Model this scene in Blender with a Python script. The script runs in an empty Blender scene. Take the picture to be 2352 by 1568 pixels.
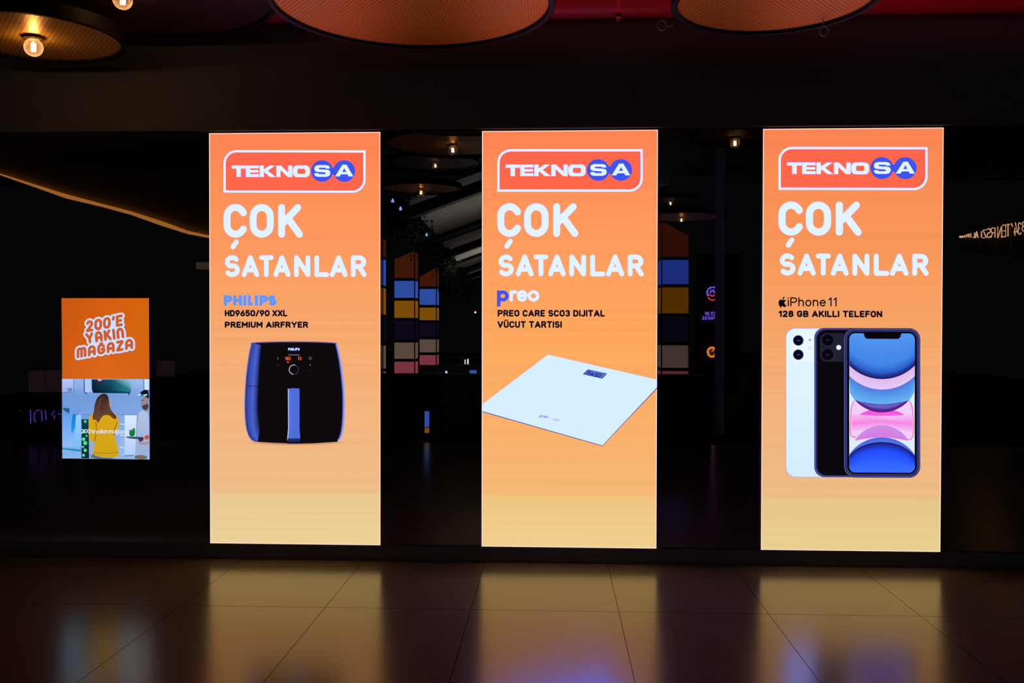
import bpy, bmesh, math, random
import numpy as np
from mathutils import Vector, Matrix
from mathutils.geometry import tessellate_polygon

SC = bpy.context.scene
COL = SC.collection
PI = math.pi
rnd = random.Random(7)

# ------------------------------------------------------------------ camera
F_PX, YAW, PITCH, ROLL = 2149.86, 0.04441, -0.01358, 0.0016
CAM = Vector((0.0, -6.74878, 1.68706))
cy, sy, cp, sp, cr, sr = math.cos(YAW), math.sin(YAW), math.cos(PITCH), math.sin(PITCH), math.cos(ROLL), math.sin(ROLL)
RZ = Matrix(((cy, -sy, 0), (sy, cy, 0), (0, 0, 1)))
_r0, _u0, _f0 = Vector((1, 0, 0)), Vector((0, -sp, cp)), Vector((0, cp, sp))
RIGHT, UP, FWD = RZ @ (_r0*cr + _u0*sr), RZ @ (_u0*cr - _r0*sr), RZ @ _f0
camd = bpy.data.cameras.new('camera'); camo = bpy.data.objects.new('camera', camd); COL.objects.link(camo)
M3 = Matrix((RIGHT, UP, -FWD)).transposed()
camo.matrix_world = Matrix.Translation(CAM) @ M3.to_4x4()
camd.sensor_width = 36.0; camd.lens = F_PX/2352*36.0; camd.clip_end = 300
SC.camera = camo

# ------------------------------------------------------------------ world, view
w = bpy.data.worlds.new('world'); SC.world = w; w.use_nodes = True
w.node_tree.nodes['Background'].inputs[0].default_value = (0.42, 0.5, 0.62, 1)
w.node_tree.nodes['Background'].inputs[1].default_value = 0.016
SC.view_settings.view_transform = 'Standard'; SC.view_settings.look = 'None'
SC.view_settings.gamma = 1.0; SC.view_settings.use_curve_mapping = False
SC.view_settings.exposure = 0.0


def lamp(name, kind, loc, power, color, size=0.05, rot=None):
    d = bpy.data.lights.new(name, kind); d.energy = power; d.color = color
    if kind == 'AREA': d.size = size
    else: d.shadow_soft_size = size
    o = bpy.data.objects.new(name, d); o.location = loc
    if rot: o.rotation_euler = rot
    COL.objects.link(o); return o


# unseen area lights added behind the photographer to brighten the slatted roof
lamp('added_roof_light', 'AREA', (-1.0, -17.0, 2.6), 150, (1.0, 0.92, 0.84), 2.5, (PI, 0, 0))
lamp('added_roof_light', 'AREA', (-2.0, -32.0, 2.6), 360, (1.0, 0.92, 0.84), 2.5, (PI, 0, 0))
lamp('added_roof_light', 'AREA', (0.0, -46.0, 2.6), 420, (1.0, 0.92, 0.84), 2.5, (PI, 0, 0))
# unseen red area light added to brighten the pipe and redden the fascia top
d_ = lamp('added_red_light', 'AREA', (1.05, -0.5, 3.7), 1.1, (1.0, 0.05, 0.1), 5.6, (PI*0.9, 0, 0)); d_.data.shape = 'RECTANGLE'; d_.data.size_y = 0.05


def ray(px, py): return RIGHT*((px-1176)/F_PX) - UP*((py-784)/F_PX) + FWD
def on_y(px, py, y):
    d = ray(px, py); return CAM + d*((y-CAM.y)/d.y)


GLASS_Y = 0.02
def behind(px, py, depth):
    """where a thing stands whose mirror image in the shop glass lies `depth` from the photographer"""
    p = on_y(px, py, CAM.y+depth); return Vector((p.x, 2*GLASS_Y-p.y, p.z))


def s2l(c): c /= 255.0; return c/12.92 if c <= 0.04045 else ((c+0.055)/1.055)**2.4
def L(r, g, b): return (s2l(r), s2l(g), s2l(b))

# ------------------------------------------------------------------ materials
def pbr(name, col, rough=0.5, metal=0.0, spec=0.5, noise=0.0, scale=30.0):
    m = bpy.data.materials.new(name); m.use_nodes = True; nt = m.node_tree; b = nt.nodes['Principled BSDF']
    b.inputs['Base Color'].default_value = (*col, 1); b.inputs['Roughness'].default_value = rough
    b.inputs['Metallic'].default_value = metal; b.inputs['Specular IOR Level'].default_value = spec
    if noise:
        tc = nt.nodes.new('ShaderNodeTexCoord'); n = nt.nodes.new('ShaderNodeTexNoise'); n.inputs['Scale'].default_value = scale
        r = nt.nodes.new('ShaderNodeValToRGB')
        r.color_ramp.elements[0].color = (*[c*(1-noise) for c in col], 1); r.color_ramp.elements[1].color = (*[min(1, c*(1+noise)) for c in col], 1)
        nt.links.new(tc.outputs['Object'], n.inputs['Vector']); nt.links.new(n.outputs['Fac'], r.inputs['Fac'])
        nt.links.new(r.outputs['Color'], b.inputs['Base Color'])
    return m
def emit(name, col, s=1.0):
    m = bpy.data.materials.new(name); m.use_nodes = True; nt = m.node_tree; nt.nodes.clear()
    o = nt.nodes.new('ShaderNodeOutputMaterial'); e = nt.nodes.new('ShaderNodeEmission')
    e.inputs['Color'].default_value = (*col, 1); e.inputs['Strength'].default_value = s
    nt.links.new(e.outputs[0], o.inputs[0]); return m


def mk_screen():
    m = bpy.data.materials.new('led_picture'); m.use_nodes = True; nt = m.node_tree; nt.nodes.clear()
    o = nt.nodes.new('ShaderNodeOutputMaterial'); e = nt.nodes.new('ShaderNodeEmission'); a = nt.nodes.new('ShaderNodeAttribute')
    a.attribute_name = 'Col'; nt.links.new(a.outputs['Color'], e.inputs['Color']); nt.links.new(e.outputs[0], o.inputs[0]); return m


def mk_glass():
    m = bpy.data.materials.new('dark_reflective_glass'); m.use_nodes = True; nt = m.node_tree; nt.nodes.clear()
    o = nt.nodes.new('ShaderNodeOutputMaterial'); mx = nt.nodes.new('ShaderNodeMixShader')
    t = nt.nodes.new('ShaderNodeBsdfTransparent'); t.inputs[0].default_value = (0.85, 0.87, 0.9, 1)
    g = nt.nodes.new('ShaderNodeBsdfGlossy'); g.inputs['Roughness'].default_value = 0.0; g.inputs['Color'].default_value = (1, 1, 1, 1)
    mx.inputs[0].default_value = 0.16
    nt.links.new(t.outputs[0], mx.inputs[1]); nt.links.new(g.outputs[0], mx.inputs[2]); nt.links.new(mx.outputs[0], o.inputs[0]); return m


def mk_tint():
    m = bpy.data.materials.new('glass_back'); m.use_nodes = True; nt = m.node_tree; nt.nodes.clear()
    o = nt.nodes.new('ShaderNodeOutputMaterial'); t = nt.nodes.new('ShaderNodeBsdfTransparent'); t.inputs[0].default_value = (0.97, 0.97, 1, 1)
    nt.links.new(t.outputs[0], o.inputs[0]); return m


def mk_floor():
    m = bpy.data.materials.new('polished_tile'); m.use_nodes = True; nt = m.node_tree; N = nt.nodes; K = nt.links
    b = N['Principled BSDF']
    geo = N.new('ShaderNodeNewGeometry'); sx = N.new('ShaderNodeSeparateXYZ'); K.new(geo.outputs['Position'], sx.inputs[0])
    def ma(op, a, v=None, c=None):
        n = N.new('ShaderNodeMath'); n.operation = op
        for i, q in enumerate((a, v, c)):
            if q is None: continue
            if isinstance(q, (int, float)): n.inputs[i].default_value = q
            else: K.new(q, n.inputs[i])
        return n.outputs[0]
    def line(sock, off, pitch, half):
        q = ma('SUBTRACT', sock, off); q = ma('DIVIDE', q, pitch); q = ma('ADD', q, 0.5); q = ma('FRACT', q)
        q = ma('SUBTRACT', q, 0.5); q = ma('ABSOLUTE', q); return ma('LESS_THAN', q, half/pitch)
    g = ma('MAXIMUM', line(sx.outputs[0], -0.493, 0.885, 0.0022), line(sx.outputs[1], -1.162, 1.77, 0.003))
    nz = N.new('ShaderNodeTexNoise'); nz.inputs['Scale'].default_value = 1.3; nz.inputs['Detail'].default_value = 5; K.new(geo.outputs['Position'], nz.inputs['Vector'])
    rp = N.new('ShaderNodeValToRGB'); rp.color_ramp.elements[0].color = (0.13, 0.082, 0.042, 1); rp.color_ramp.elements[1].color = (0.17, 0.108, 0.056, 1)
    K.new(nz.outputs['Fac'], rp.inputs['Fac'])
    mix = N.new('ShaderNodeMix'); mix.data_type = 'RGBA'; K.new(g, mix.inputs['Factor']); K.new(rp.outputs['Color'], mix.inputs['A']); mix.inputs['B'].default_value = (0.012, 0.008, 0.005, 1)
    rr = ma('MULTIPLY_ADD', nz.outputs['Fac'], 0.05, 0.18)
    N.remove(b); out = N['Material Output']
    df = N.new('ShaderNodeBsdfDiffuse'); gl = N.new('ShaderNodeBsdfGlossy'); fr = N.new('ShaderNodeFresnel'); ms = N.new('ShaderNodeMixShader')
    K.new(mix.outputs['Result'], df.inputs['Color']); K.new(rr, gl.inputs['Roughness']); gl.inputs['Color'].default_value = (1.0, 0.88, 0.58, 1)
    fr.inputs['IOR'].default_value = 1.64; K.new(ma('MULTIPLY', fr.outputs[0], ma('MULTIPLY_ADD', g, -0.75, 1.0)), ms.inputs[0])
    K.new(df.outputs[0], ms.inputs[1]); K.new(gl.outputs[0], ms.inputs[2]); K.new(ms.outputs[0], out.inputs[0])
    return m


def mk_perforated(name='perforated_copper_sheet', base=(0.66, 0.27, 0.02, 1), metal=0.95, rough=0.56):
    m = bpy.data.materials.new(name); m.use_nodes = True; nt = m.node_tree; N = nt.nodes; K = nt.links
    b = N['Principled BSDF']; tc = N.new('ShaderNodeTexCoord'); sx = N.new('ShaderNodeSeparateXYZ'); K.new(tc.outputs['Object'], sx.inputs[0])
    def ma(op, a, v=None):
        n = N.new('ShaderNodeMath'); n.operation = op
        for i, q in enumerate((a, v)):
            if q is None: continue
            if isinstance(q, (int, float)): n.inputs[i].default_value = q
            else: K.new(q, n.inputs[i])
        return n.outputs[0]
    P = 0.034
    def dots(off):
        fx = ma('SUBTRACT', ma('FRACT', ma('ADD', ma('DIVIDE', sx.outputs[0], P), off)), 0.5)
        fy = ma('SUBTRACT', ma('FRACT', ma('ADD', ma('DIVIDE', sx.outputs[1], P*1.3), off)), 0.5)
        fy = ma('MULTIPLY', fy, 1.3)
        d = ma('ADD', ma('MULTIPLY', fx, fx), ma('MULTIPLY', fy, fy)); return ma('LESS_THAN', d, 0.15**2)
    h = ma('MAXIMUM', dots(0.0), dots(0.5))
    mix = N.new('ShaderNodeMix'); mix.data_type = 'RGBA'; K.new(h, mix.inputs['Factor'])
    mix.inputs['A'].default_value = base; mix.inputs['B'].default_value = (0.03, 0.012, 0.006, 1)
    K.new(mix.outputs['Result'], b.inputs['Base Color'])
    b.inputs['Roughness'].default_value = rough; b.inputs['Metallic'].default_value = metal; b.inputs['Specular IOR Level'].default_value = 0.25
    return m


def mk_bulb():
    m = bpy.data.materials.new('amber_bulb_glass'); m.use_nodes = True; nt = m.node_tree; nt.nodes.clear()
    o = nt.nodes.new('ShaderNodeOutputMaterial'); mx = nt.nodes.new('ShaderNodeMixShader'); lw = nt.nodes.new('ShaderNodeLayerWeight'); lw.inputs[0].default_value = 0.3
    t = nt.nodes.new('ShaderNodeBsdfTransparent'); t.inputs[0].default_value = (1, 0.78, 0.55, 1)
    tr = nt.nodes.new('ShaderNodeBsdfTranslucent'); tr.inputs[0].default_value = (1, 0.7, 0.48, 1)
    g = nt.nodes.new('ShaderNodeBsdfGlossy'); g.inputs['Roughness'].default_value = 0.1
    m2 = nt.nodes.new('ShaderNodeMixShader'); m2.inputs[0].default_value = 0.72
    nt.links.new(tr.outputs[0], m2.inputs[1]); nt.links.new(g.outputs[0], m2.inputs[2])
    ad = nt.nodes.new('ShaderNodeMath'); ad.operation = 'MULTIPLY_ADD'; ad.inputs[1].default_value = 0.6; ad.inputs[2].default_value = 0.1
    nt.links.new(lw.outputs['Facing'], ad.inputs[0]); nt.links.new(ad.outputs[0], mx.inputs[0])
    nt.links.new(t.outputs[0], mx.inputs[1]); nt.links.new(m2.outputs[0], mx.inputs[2]); nt.links.new(mx.outputs[0], o.inputs[0]); return m


MS = mk_screen(); MGLASS = mk_glass(); MTINT = mk_tint(); MFLOOR = mk_floor(); MPERF = mk_perforated(); MDARK = mk_perforated('perforated_dark_sheet', (0.03, 0.009, 0.005, 1), 0.0, 0.7); MAMB = mk_perforated('perforated_amber_sheet', (0.8, 0.46, 0.07, 1), 0.55, 0.42); MBULB = mk_bulb()
MBLACK = pbr('black_paint', (0.012, 0.011, 0.012), 0.6)
MHEAD = pbr('charcoal_fascia', (0.125, 0.14, 0.165), 0.75, noise=0.15, scale=4)
MKERB = pbr('dark_stone_kerb', (0.15, 0.17, 0.22), 0.5, noise=0.2, scale=20)
MINT = pbr('blackout_wall', (0.006, 0.006, 0.007), 0.9)
MCEIL = pbr('black_ceiling', (0.015, 0.013, 0.013), 0.9)
MRIM = pbr('black_metal', (0.01, 0.007, 0.006), 0.6, 0.0, 0.12)
MBRASS = pbr('dark_brass', (0.25, 0.14, 0.06), 0.35, 0.9)
MRED = pbr('red_pipe_paint', (0.55, 0.02, 0.04), 0.4, noise=0.1)
MGREY = pbr('grey_metal', (0.6, 0.6, 0.62), 0.5)
MPILLAR = pbr('pale_grey_paint', (0.5, 0.62, 0.8), 0.7, noise=0.06, scale=3)
MROOF = pbr('grey_slats', (0.36, 0.33, 0.3), 0.8, noise=0.2, scale=6)
MLEAF = pbr('dark_leaf', (0.012, 0.018, 0.009), 0.7, noise=0.3)
MFIL = emit('filament_glow', (1.0, 0.62, 0.28), 60)

# ------------------------------------------------------------------ object helpers
def tag(o, label=None, cat=None, group=None, kind=None):
    if label: o['label'] = label
    if cat: o['category'] = cat
    if group: o['group'] = group
    if kind: o['kind'] = kind
    return o
def empty(name, loc, label=None, cat=None, group=None):
    o = bpy.data.objects.new(name, None); o.location = loc; COL.objects.link(o); return tag(o, label, cat, group)
def link_mesh(name, me, parent=None, loc=None):
    o = bpy.data.objects.new(name, me); COL.objects.link(o)
    if parent is not None: o.parent = parent
    if loc is not None: o.location = loc
    return o
def from_bm(name, bm, mat, parent=None, loc=None, smooth=False):
    me = bpy.data.meshes.new(name); bm.to_mesh(me); bm.free(); me.materials.append(mat)
    if smooth: me.polygons.foreach_set('use_smooth', [True]*len(me.polygons))
    return link_mesh(name, me, parent, loc)
def add_box(bm, x0, x1, y0, y1, z0, z1):
    v = [bm.verts.new((x, y, z)) for z in (z0, z1) for y in (y0, y1) for x in (x0, x1)]
    for f in ((0, 2, 3, 1), (4, 5, 7, 6), (0, 1, 5, 4), (2, 6, 7, 3), (0, 4, 6, 2), (1, 3, 7, 5)): bm.faces.new([v[i] for i in f])
def box(name, x0, x1, y0, y1, z0, z1, mat, parent=None, bevel=0.0):
    bm = bmesh.new(); add_box(bm, x0, x1, y0, y1, z0, z1)
    if bevel: bmesh.ops.bevel(bm, geom=bm.edges[:], offset=bevel, segments=2, affect='EDGES')
    return from_bm(name, bm, mat, parent)
def add_lathe(bm, prof, n=32, c=(0, 0, 0)):
    rings = []
    for r, z in prof:
        if r < 1e-6: rings.append([bm.verts.new((c[0], c[1], c[2]+z))])
        else: rings.append([bm.verts.new((c[0]+r*math.cos(2*PI*i/n), c[1]+r*math.sin(2*PI*i/n), c[2]+z)) for i in range(n)])
    for a, b in zip(rings, rings[1:]):
        for i in range(n):
            j = (i+1) % n
            if len(a) == 1 and len(b) == 1: continue
            if len(a) == 1: bm.faces.new((a[0], b[j], b[i]))
            elif len(b) == 1: bm.faces.new((a[i], a[j], b[0]))
            else: bm.faces.new((a[i], a[j], b[j], b[i]))
def add_tube(bm, pts, r, n=8, closed=False):
    pts = [Vector(p) for p in pts]; rings = []; m = len(pts)
    for i, p in enumerate(pts):
        a = pts[(i-1) % m] if (closed or i > 0) else p; b = pts[(i+1) % m] if (closed or i < m-1) else p
        t = (b-a).normalized(); ref = Vector((0, 0, 1)) if abs(t.z) < 0.9 else Vector((1, 0, 0))
        u = t.cross(ref).normalized(); v = t.cross(u)
        rings.append([bm.verts.new(p + u*r*math.cos(2*PI*k/n) + v*r*math.sin(2*PI*k/n)) for k in range(n)])
    for i in range(m if closed else m-1):
        A, B = rings[i], rings[(i+1) % m]
        for k in range(n): bm.faces.new((A[k], A[(k+1) % n], B[(k+1) % n], B[k]))
    if not closed: bm.faces.new(rings[0][::-1]); bm.faces.new(rings[-1])
def struct(o): o['kind'] = 'structure'; return o

# ------------------------------------------------------------------ room shell
struct(box('floor', -14, 16, -7.0, 0.6, -0.1, 0.0, MFLOOR))
struct(box('floor_hall', -14, 16, -62, -7.0, -0.1, 0.0, pbr('dark_carpet', (0.012, 0.01, 0.01), 0.95)))
struct(box('ceiling', -14, 16, -16, 0.6, 5.2, 5.3, MCEIL))
HB = 3.122                                                     # underside of the header over the shop front
struct(box('wall_header', -9, 9, -0.01, 0.6, HB+0.43, 5.2, MHEAD))
struct(box('trim_1', -9, 9, -0.035, 0.6, HB, HB+0.43, MHEAD, bevel=0.004))
struct(box('baseboard_front', -9, 9, -0.004, 0.4, 0.0, 0.108, MKERB, bevel=0.003))
struct(box('wall_back', -9, 9, 0.4, 0.5, 0.108, HB, MINT))

W_LED, H_LED, Z_LED = 1.2593, 3.0, 0.11
X_LED = (-2.51577, -0.51803, 1.48463)
edges = [-9.0] + [v for x in X_LED for v in (x-0.004, x+W_LED+0.004)] + [9.0]
for i in range(4):
    x0, x1 = edges[2*i], edges[2*i+1]
    bm = bmesh.new(); add_box(bm, x0, x1, GLASS_Y, GLASS_Y+0.012, 0.108, HB)
    o = from_bm('window_%d' % (i+1), bm, MGLASS); o.data.materials.append(MTINT); o.data.materials.append(MBLACK)
    for p in o.data.polygons: p.material_index = 0 if p.normal.y < -0.5 else (1 if p.normal.y > 0.5 else 2)
    struct(o)

# ------------------------------------------------------------------ flat pictures shown on the displays
class Sheet:
    """picture surface of one display; photo-frame coordinates of its four corners give the picture layout"""
    def __init__(s, corners, x0, x1, z0, z1, y):
        dst = [(x0, z1), (x1, z1), (x0, z0), (x1, z0)]; A = []; b = []
        for (px, py), (X, Z) in zip(corners, dst):
            A.append([px, py, 1, 0, 0, 0, -X*px, -X*py]); b.append(X); A.append([0, 0, 0, px, py, 1, -Z*px, -Z*py]); b.append(Z)
        h = np.linalg.solve(np.array(A, float), np.array(b, float)); s.h = [float(q) for q in h]; s.y = y
        s.box = (x0, x1, z0, z1)
    def to(s, px, py):
        h = s.h; d = h[6]*px+h[7]*py+1; return ((h[0]*px+h[1]*py+h[2])/d, (h[3]*px+h[4]*py+h[5])/d)


class Pic:
    """collects coloured flat shapes and links them as one mesh; layer sets the order front to back"""
    def __init__(s, sheet, layer, raw=False): s.sh = sheet; s.k = layer; s.b = 0; s.last = None; s.v = []; s.c = []; s.f = []; s.raw = raw
    def add(s, pts, cols, faces):
        if cols[0] != s.last: s.b += 1; s.last = cols[0]
        n = len(s.v); y = s.sh.y - 0.001*s.k - 0.00004*s.b
        for (a, b), c in zip(pts, cols):
            X, Z = (a, b) if s.raw else s.sh.to(a, b); s.v.append((X, y, Z)); s.c.append((*c, 1.0))
        s.f += [tuple(i+n for i in f) for f in faces]
    def poly(s, pts, col, col2=None, axis=1, holes=()):
        loops = [list(pts)] + [list(h) for h in holes]
        allp = [p for l in loops for p in l]
        tris = tessellate_polygon([[Vector((p[0], p[1], 0)) for p in l] for l in loops])
        if col2 is None: cols = [col]*len(allp)
        else:
            lo = min(p[axis] for p in allp); hi = max(p[axis] for p in allp)
            cols = [tuple(a+(b-a)*(p[axis]-lo)/(hi-lo+1e-9) for a, b in zip(col, col2)) for p in allp]
        s.add(allp, cols, tris); return s
    def strip(s, A, B, ca, cb):
        n = len(A); s.add(list(A)+list(B), [ca]*n+[cb]*n, [(i, i+1, n+i+1, n+i) for i in range(n-1)]); return s
    def fan(s, c, ring, cc, cr_):
        n = len(ring); s.add([c]+list(ring), [cc]+[cr_]*n, [(0, 1+i, 1+(i+1) % n) for i in range(n)]); return s
    def disc(s, x, y, r, col, ry=None, n=40): return s.poly(ell(x, y, r, ry or r, n), col)
    def stroke(s, pts, wd, col, round_caps=True, closed=False):
        n = len(pts); seg = range(n if closed else n-1); h = wd/2
        for i in seg:
            (x0, y0), (x1, y1) = pts[i], pts[(i+1) % n]; d = math.hypot(x1-x0, y1-y0)
            if d < 1e-9: continue
            nx, ny = -(y1-y0)/d*h, (x1-x0)/d*h
            s.add([(x0+nx, y0+ny), (x1+nx, y1+ny), (x1-nx, y1-ny), (x0-nx, y0-ny)], [col]*4, [(0, 1, 2, 3)])
        for i, (x, y) in enumerate(pts):
            end = (i == 0 or i == n-1) and not closed
            if end and not round_caps: continue
            s.add([(x+h*math.cos(2*PI*k/14), y+h*math.sin(2*PI*k/14)) for k in range(14)], [col]*14, [tuple(range(14))])
        return s
    def build(s, name, parent, label=None):
        me = bpy.data.meshes.new(name); me.from_pydata(s.v, [], s.f); me.update()
        at = me.color_attributes.new('Col', 'FLOAT_COLOR', 'POINT'); at.data.foreach_set('color', [q for c in s.c for q in c])
        me.materials.append(MS); o = link_mesh(name, me, parent)
        if parent is not None: o.matrix_parent_inverse = Matrix.Translation(-parent.location)
        if label: o['label'] = label
        return o


def arc(cx, cy_, rx, ry, a0, a1, n=10):
    return [(cx+rx*math.cos(math.radians(a0+(a1-a0)*i/n)), cy_+ry*math.sin(math.radians(a0+(a1-a0)*i/n))) for i in range(n+1)]
def ell(x, y, rx, ry, n=40): return [(x+rx*math.cos(2*PI*i/n), y+ry*math.sin(2*PI*i/n)) for i in range(n)]
def rrect(x0, y0, x1, y1, tl, tr, br, bl, n=8):
    p = []
    for (cx, cy_, r, a) in ((x0+tl, y0+tl, tl, 180), (x1-tr, y0+tr, tr, 270), (x1-br, y1-br, br, 0), (x0+bl, y1-bl, bl, 90)):
        p += arc(cx, cy_, r, r, a, a+90, n) if r > 0 else [(cx, cy_)]
    return p
def bez(p0, p1, p2, p3, n=12):
    o = []
    for i in range(n+1):
        t = i/n; u = 1-t
        o.append(tuple(u**3*a+3*u*u*t*b+3*u*t*t*c+t**3*d for a, b, c, d in zip(p0, p1, p2, p3)))
    return o

# rounded stroke alphabet: advance width, centre-line strokes; y runs 0 (base line) to 1 (cap height)
def glyphs():
    G = {}
    C = arc(.31, .66, .31, .34, 25, 180) + arc(.31, .34, .31, .34, 180, 335)
    O = arc(.31, .66, .31, .34, 0, 180) + arc(.31, .34, .31, .34, 180, 360) + [(.62, .66)]
    U = [(0, 1)] + arc(.3, .32, .3, .32, 180, 360) + [(.6, 1)]
    S = arc(.29, .745, .28, .255, 35, 255, 12) + arc(.29, .265, .3, .265, 80, -145, 12)
    R = [[(0, 0), (0, 1), (.32, 1)] + arc(.32, .74, .26, .26, 90, -90) + [(0, .48)], [(.32, .48), (.6, 0)]]
    G['A'] = (.74, [[(0, 0), (.37, 1), (.74, 0)], [(.13, .27), (.61, .27)]])
    G['B'] = (.6, [[(0, 0), (0, 1), (.32, 1)] + arc(.32, .76, .24, .24, 90, -90) + [(0, .52)], [(.32, .52)] + arc(.33, .26, .27, .26, 90, -90) + [(0, 0)]])
    G['C'] = (.6, [C]); G['Ç'] = (.6, [C])
    G['D'] = (.62, [[(0, 0), (0, 1), (.28, 1)] + arc(.28, .66, .33, .34, 90, 0) + arc(.28, .34, .33, .34, 0, -90) + [(0, 0)]])
    G['E'] = (.52, [[(.52, 1), (0, 1), (0, 0), (.52, 0)], [(0, .5), (.44, .5)]])
    G['F'] = (.5, [[(.52, 1), (0, 1), (0, 0)], [(0, .5), (.44, .5)]])
    G['G'] = (.64, [arc(.32, .66, .32, .34, 25, 180) + arc(.32, .34, .32, .34, 180, 360) + [(.64, .46), (.38, .46)]])
    G['Ğ'] = (.64, [G['G'][1][0], arc(.32, 1.36, .16, .14, 200, 340, 6)])
    G['H'] = (.6, [[(0, 0), (0, 1)], [(.6, 0), (.6, 1)], [(0, .5), (.6, .5)]])
    G['I'] = (.0, [[(0, 0), (0, 1)]]); G['İ'] = (.0, [[(0, 0), (0, 1)], [(0, 1.28), (0, 1.29)]])
    G['J'] = (.44, [[(.44, 1)] + arc(.2, .26, .24, .26, 0, -150)])
    G['K'] = (.6, [[(0, 0), (0, 1)], [(.56, 1), (0, .36)], [(.22, .6), (.62, 0)]])
    G['L'] = (.5, [[(0, 1), (0, 0), (.52, 0)]])
    G['M'] = (.76, [[(0, 0), (0, 1), (.38, .35), (.76, 1), (.76, 0)]])
    G['N'] = (.62, [[(0, 0), (0, 1), (.62, 0), (.62, 1)]])
    G['O'] = (.62, [O]); G['0'] = (.6, [O])
    G['P'] = (.6, [[(0, 0), (0, 1), (.34, 1)] + arc(.34, .72, .27, .28, 90, -90) + [(0, .44)]])
    G['R'] = (.6, R)
    G['S'] = (.58, [S])
    G['T'] = (.62, [[(0, 1), (.62, 1)], [(.31, 1), (.31, 0)]])
    G['U'] = (.6, [U]); G['Ü'] = (.6, [U, [(.14, 1.3), (.14, 1.31)], [(.46, 1.3), (.46, 1.31)]])
    G['V'] = (.7, [[(0, 1), (.35, 0), (.7, 1)]])
    G['X'] = (.64, [[(0, 0), (.64, 1)], [(0, 1), (.64, 0)]])
    G['Y'] = (.68, [[(0, 1), (.34, .45), (.68, 1)], [(.34, .45), (.34, 0)]])
    G['Z'] = (.58, [[(0, 1), (.58, 1), (0, 0), (.58, 0)]])
    G['1'] = (.28, [[(0, .78), (.26, 1), (.26, 0)]])
    G['2'] = (.56, [arc(.28, .72, .27, .28, 160, -25) + [(0, 0), (.58, 0)]])
    G['3'] = (.56, [arc(.27, .755, .25, .245, 150, -80), arc(.27, .26, .29, .26, 85, -150)])
    G['4'] = (.6, [[(.34, 1), (0, .28), (.6, .28)], [(.42, .6), (.42, 0)]])
    G['5'] = (.56, [[(.52, 1), (.06, 1), (.02, .52)] + arc(.27, .31, .3, .31, 120, -150)])
    G['6'] = (.58, [[(.4, 1), (.04, .42)], ell(.29, .3, .29, .3, 20) + [(.58, .3)]])
    G['8'] = (.58, [ell(.29, .76, .24, .24, 18) + [(.53, .76)], ell(.29, .27, .29, .27, 18) + [(.58, .27)]])
    G['9'] = (.58, [[(.18, 0), (.54, .58)], ell(.29, .7, .29, .3, 20) + [(.58, .7)]])
    G['/'] = (.42, [[(0, -.05), (.42, 1.05)]]); G["'"] = (.05, [[(.06, 1), (.02, .78)]]); G['.'] = (.0, [[(0, 0), (0, .01)]])
    # arched capitals of the slogan
    G['α'] = (.62, [[(0, 0), (0, .6)] + arc(.31, .62, .31, .38, 180, 0) + [(.62, 0)], [(0, .36), (.62, .36)]])
    G['η'] = (.6, [[(0, 0), (0, .62)] + arc(.3, .62, .3, .38, 180, 0) + [(.6, 0)]])
    G['μ'] = (.84, [[(0, 0), (0, .7)] + arc(.21, .74, .21, .26, 180, 0) + [(.42, 0)], [(.42, .7)] + arc(.63, .74, .21, .26, 180, 0) + [(.84, 0)]])
    # lower case, x-height .7
    c = ell(.27, .35, .27, .35, 22)
    G['a'] = (.52, [c + [c[0]], [(.54, .7), (.54, 0)]])
    G['e'] = (.54, [[(0, .37), (.54, .37)] + arc(.27, .35, .27, .35, 5, 320, 18)])
    G['o'] = (.54, [c + [c[0]]])
    G['p'] = (.54, [c + [c[0]], [(0, .7), (0, -.38)]])
    G['g'] = (.52, [c + [c[0]], [(.54, .7), (.54, -.06)] + arc(.28, -.06, .26, .26, 0, -150)])
    G['ğ'] = (.52, G['g'][1] + [arc(.27, 1.02, .15, .12, 200, 340, 6)])
    G['r'] = (.3, [[(0, 0), (0, .7)], arc(.27, .38, .27, .32, 180, 75, 8)])
    G['n'] = (.48, [[(0, 0), (0, .7)], arc(.24, .42, .24, .28, 180, 0) + [(.48, 0)]])
    G['h'] = (.48, [[(0, 0), (0, 1.02)], arc(.24, .42, .24, .28, 180, 0) + [(.48, 0)]])
    G['m'] = (.8, [[(0, 0), (0, .7)], arc(.2, .44, .2, .26, 180, 0) + [(.4, 0)], arc(.6, .44, .2, .26, 180, 0) + [(.8, 0)]])
    G['i'] = (.0, [[(0, 0), (0, .7)], [(0, .97), (0, .975)]]); G['ı'] = (.0, [[(0, 0), (0, .7)]])
    G['k'] = (.46, [[(0, 0), (0, 1)], [(.42, .7), (0, .28)], [(.15, .42), (.46, 0)]])
    G['y'] = (.5, [[(0, .7), (.25, 0)], [(.5, .7), (.18, -.25), (.05, -.27)]])
    G['z'] = (.44, [[(0, .7), (.44, .7), (0, 0), (.46, 0)]])
    G['c'] = (.5, [arc(.27, .35, .27, .35, 45, 315, 16)])
    return G
GL = glyphs()
def layout(text, gap=.3, space=.55):
    """centre-line strokes of a word at cap height 1, with its width"""
    x = 0; out = []
    for i, ch in enumerate(text):
        if ch == ' ': x += space; continue
        wd, st = GL[ch]; out += [[(x+a, b) for a, b in s] for s in st]; x += wd
        if i < len(text)-1 and text[i+1] != ' ': x += gap
    return out, x
def write(pic, text, x0, y0, x1, y1, sw, col, gap=.3, space=.7, round_caps=True):
    st, wd = layout(text, gap, space); h = sw/2
    fx = (x1-x0-sw)/wd; fy = (y1-y0-sw)
    for s in st: pic.stroke([(x0+h+a*fx, y1-h-b*fy) for a, b in s], sw, col, round_caps)
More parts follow.
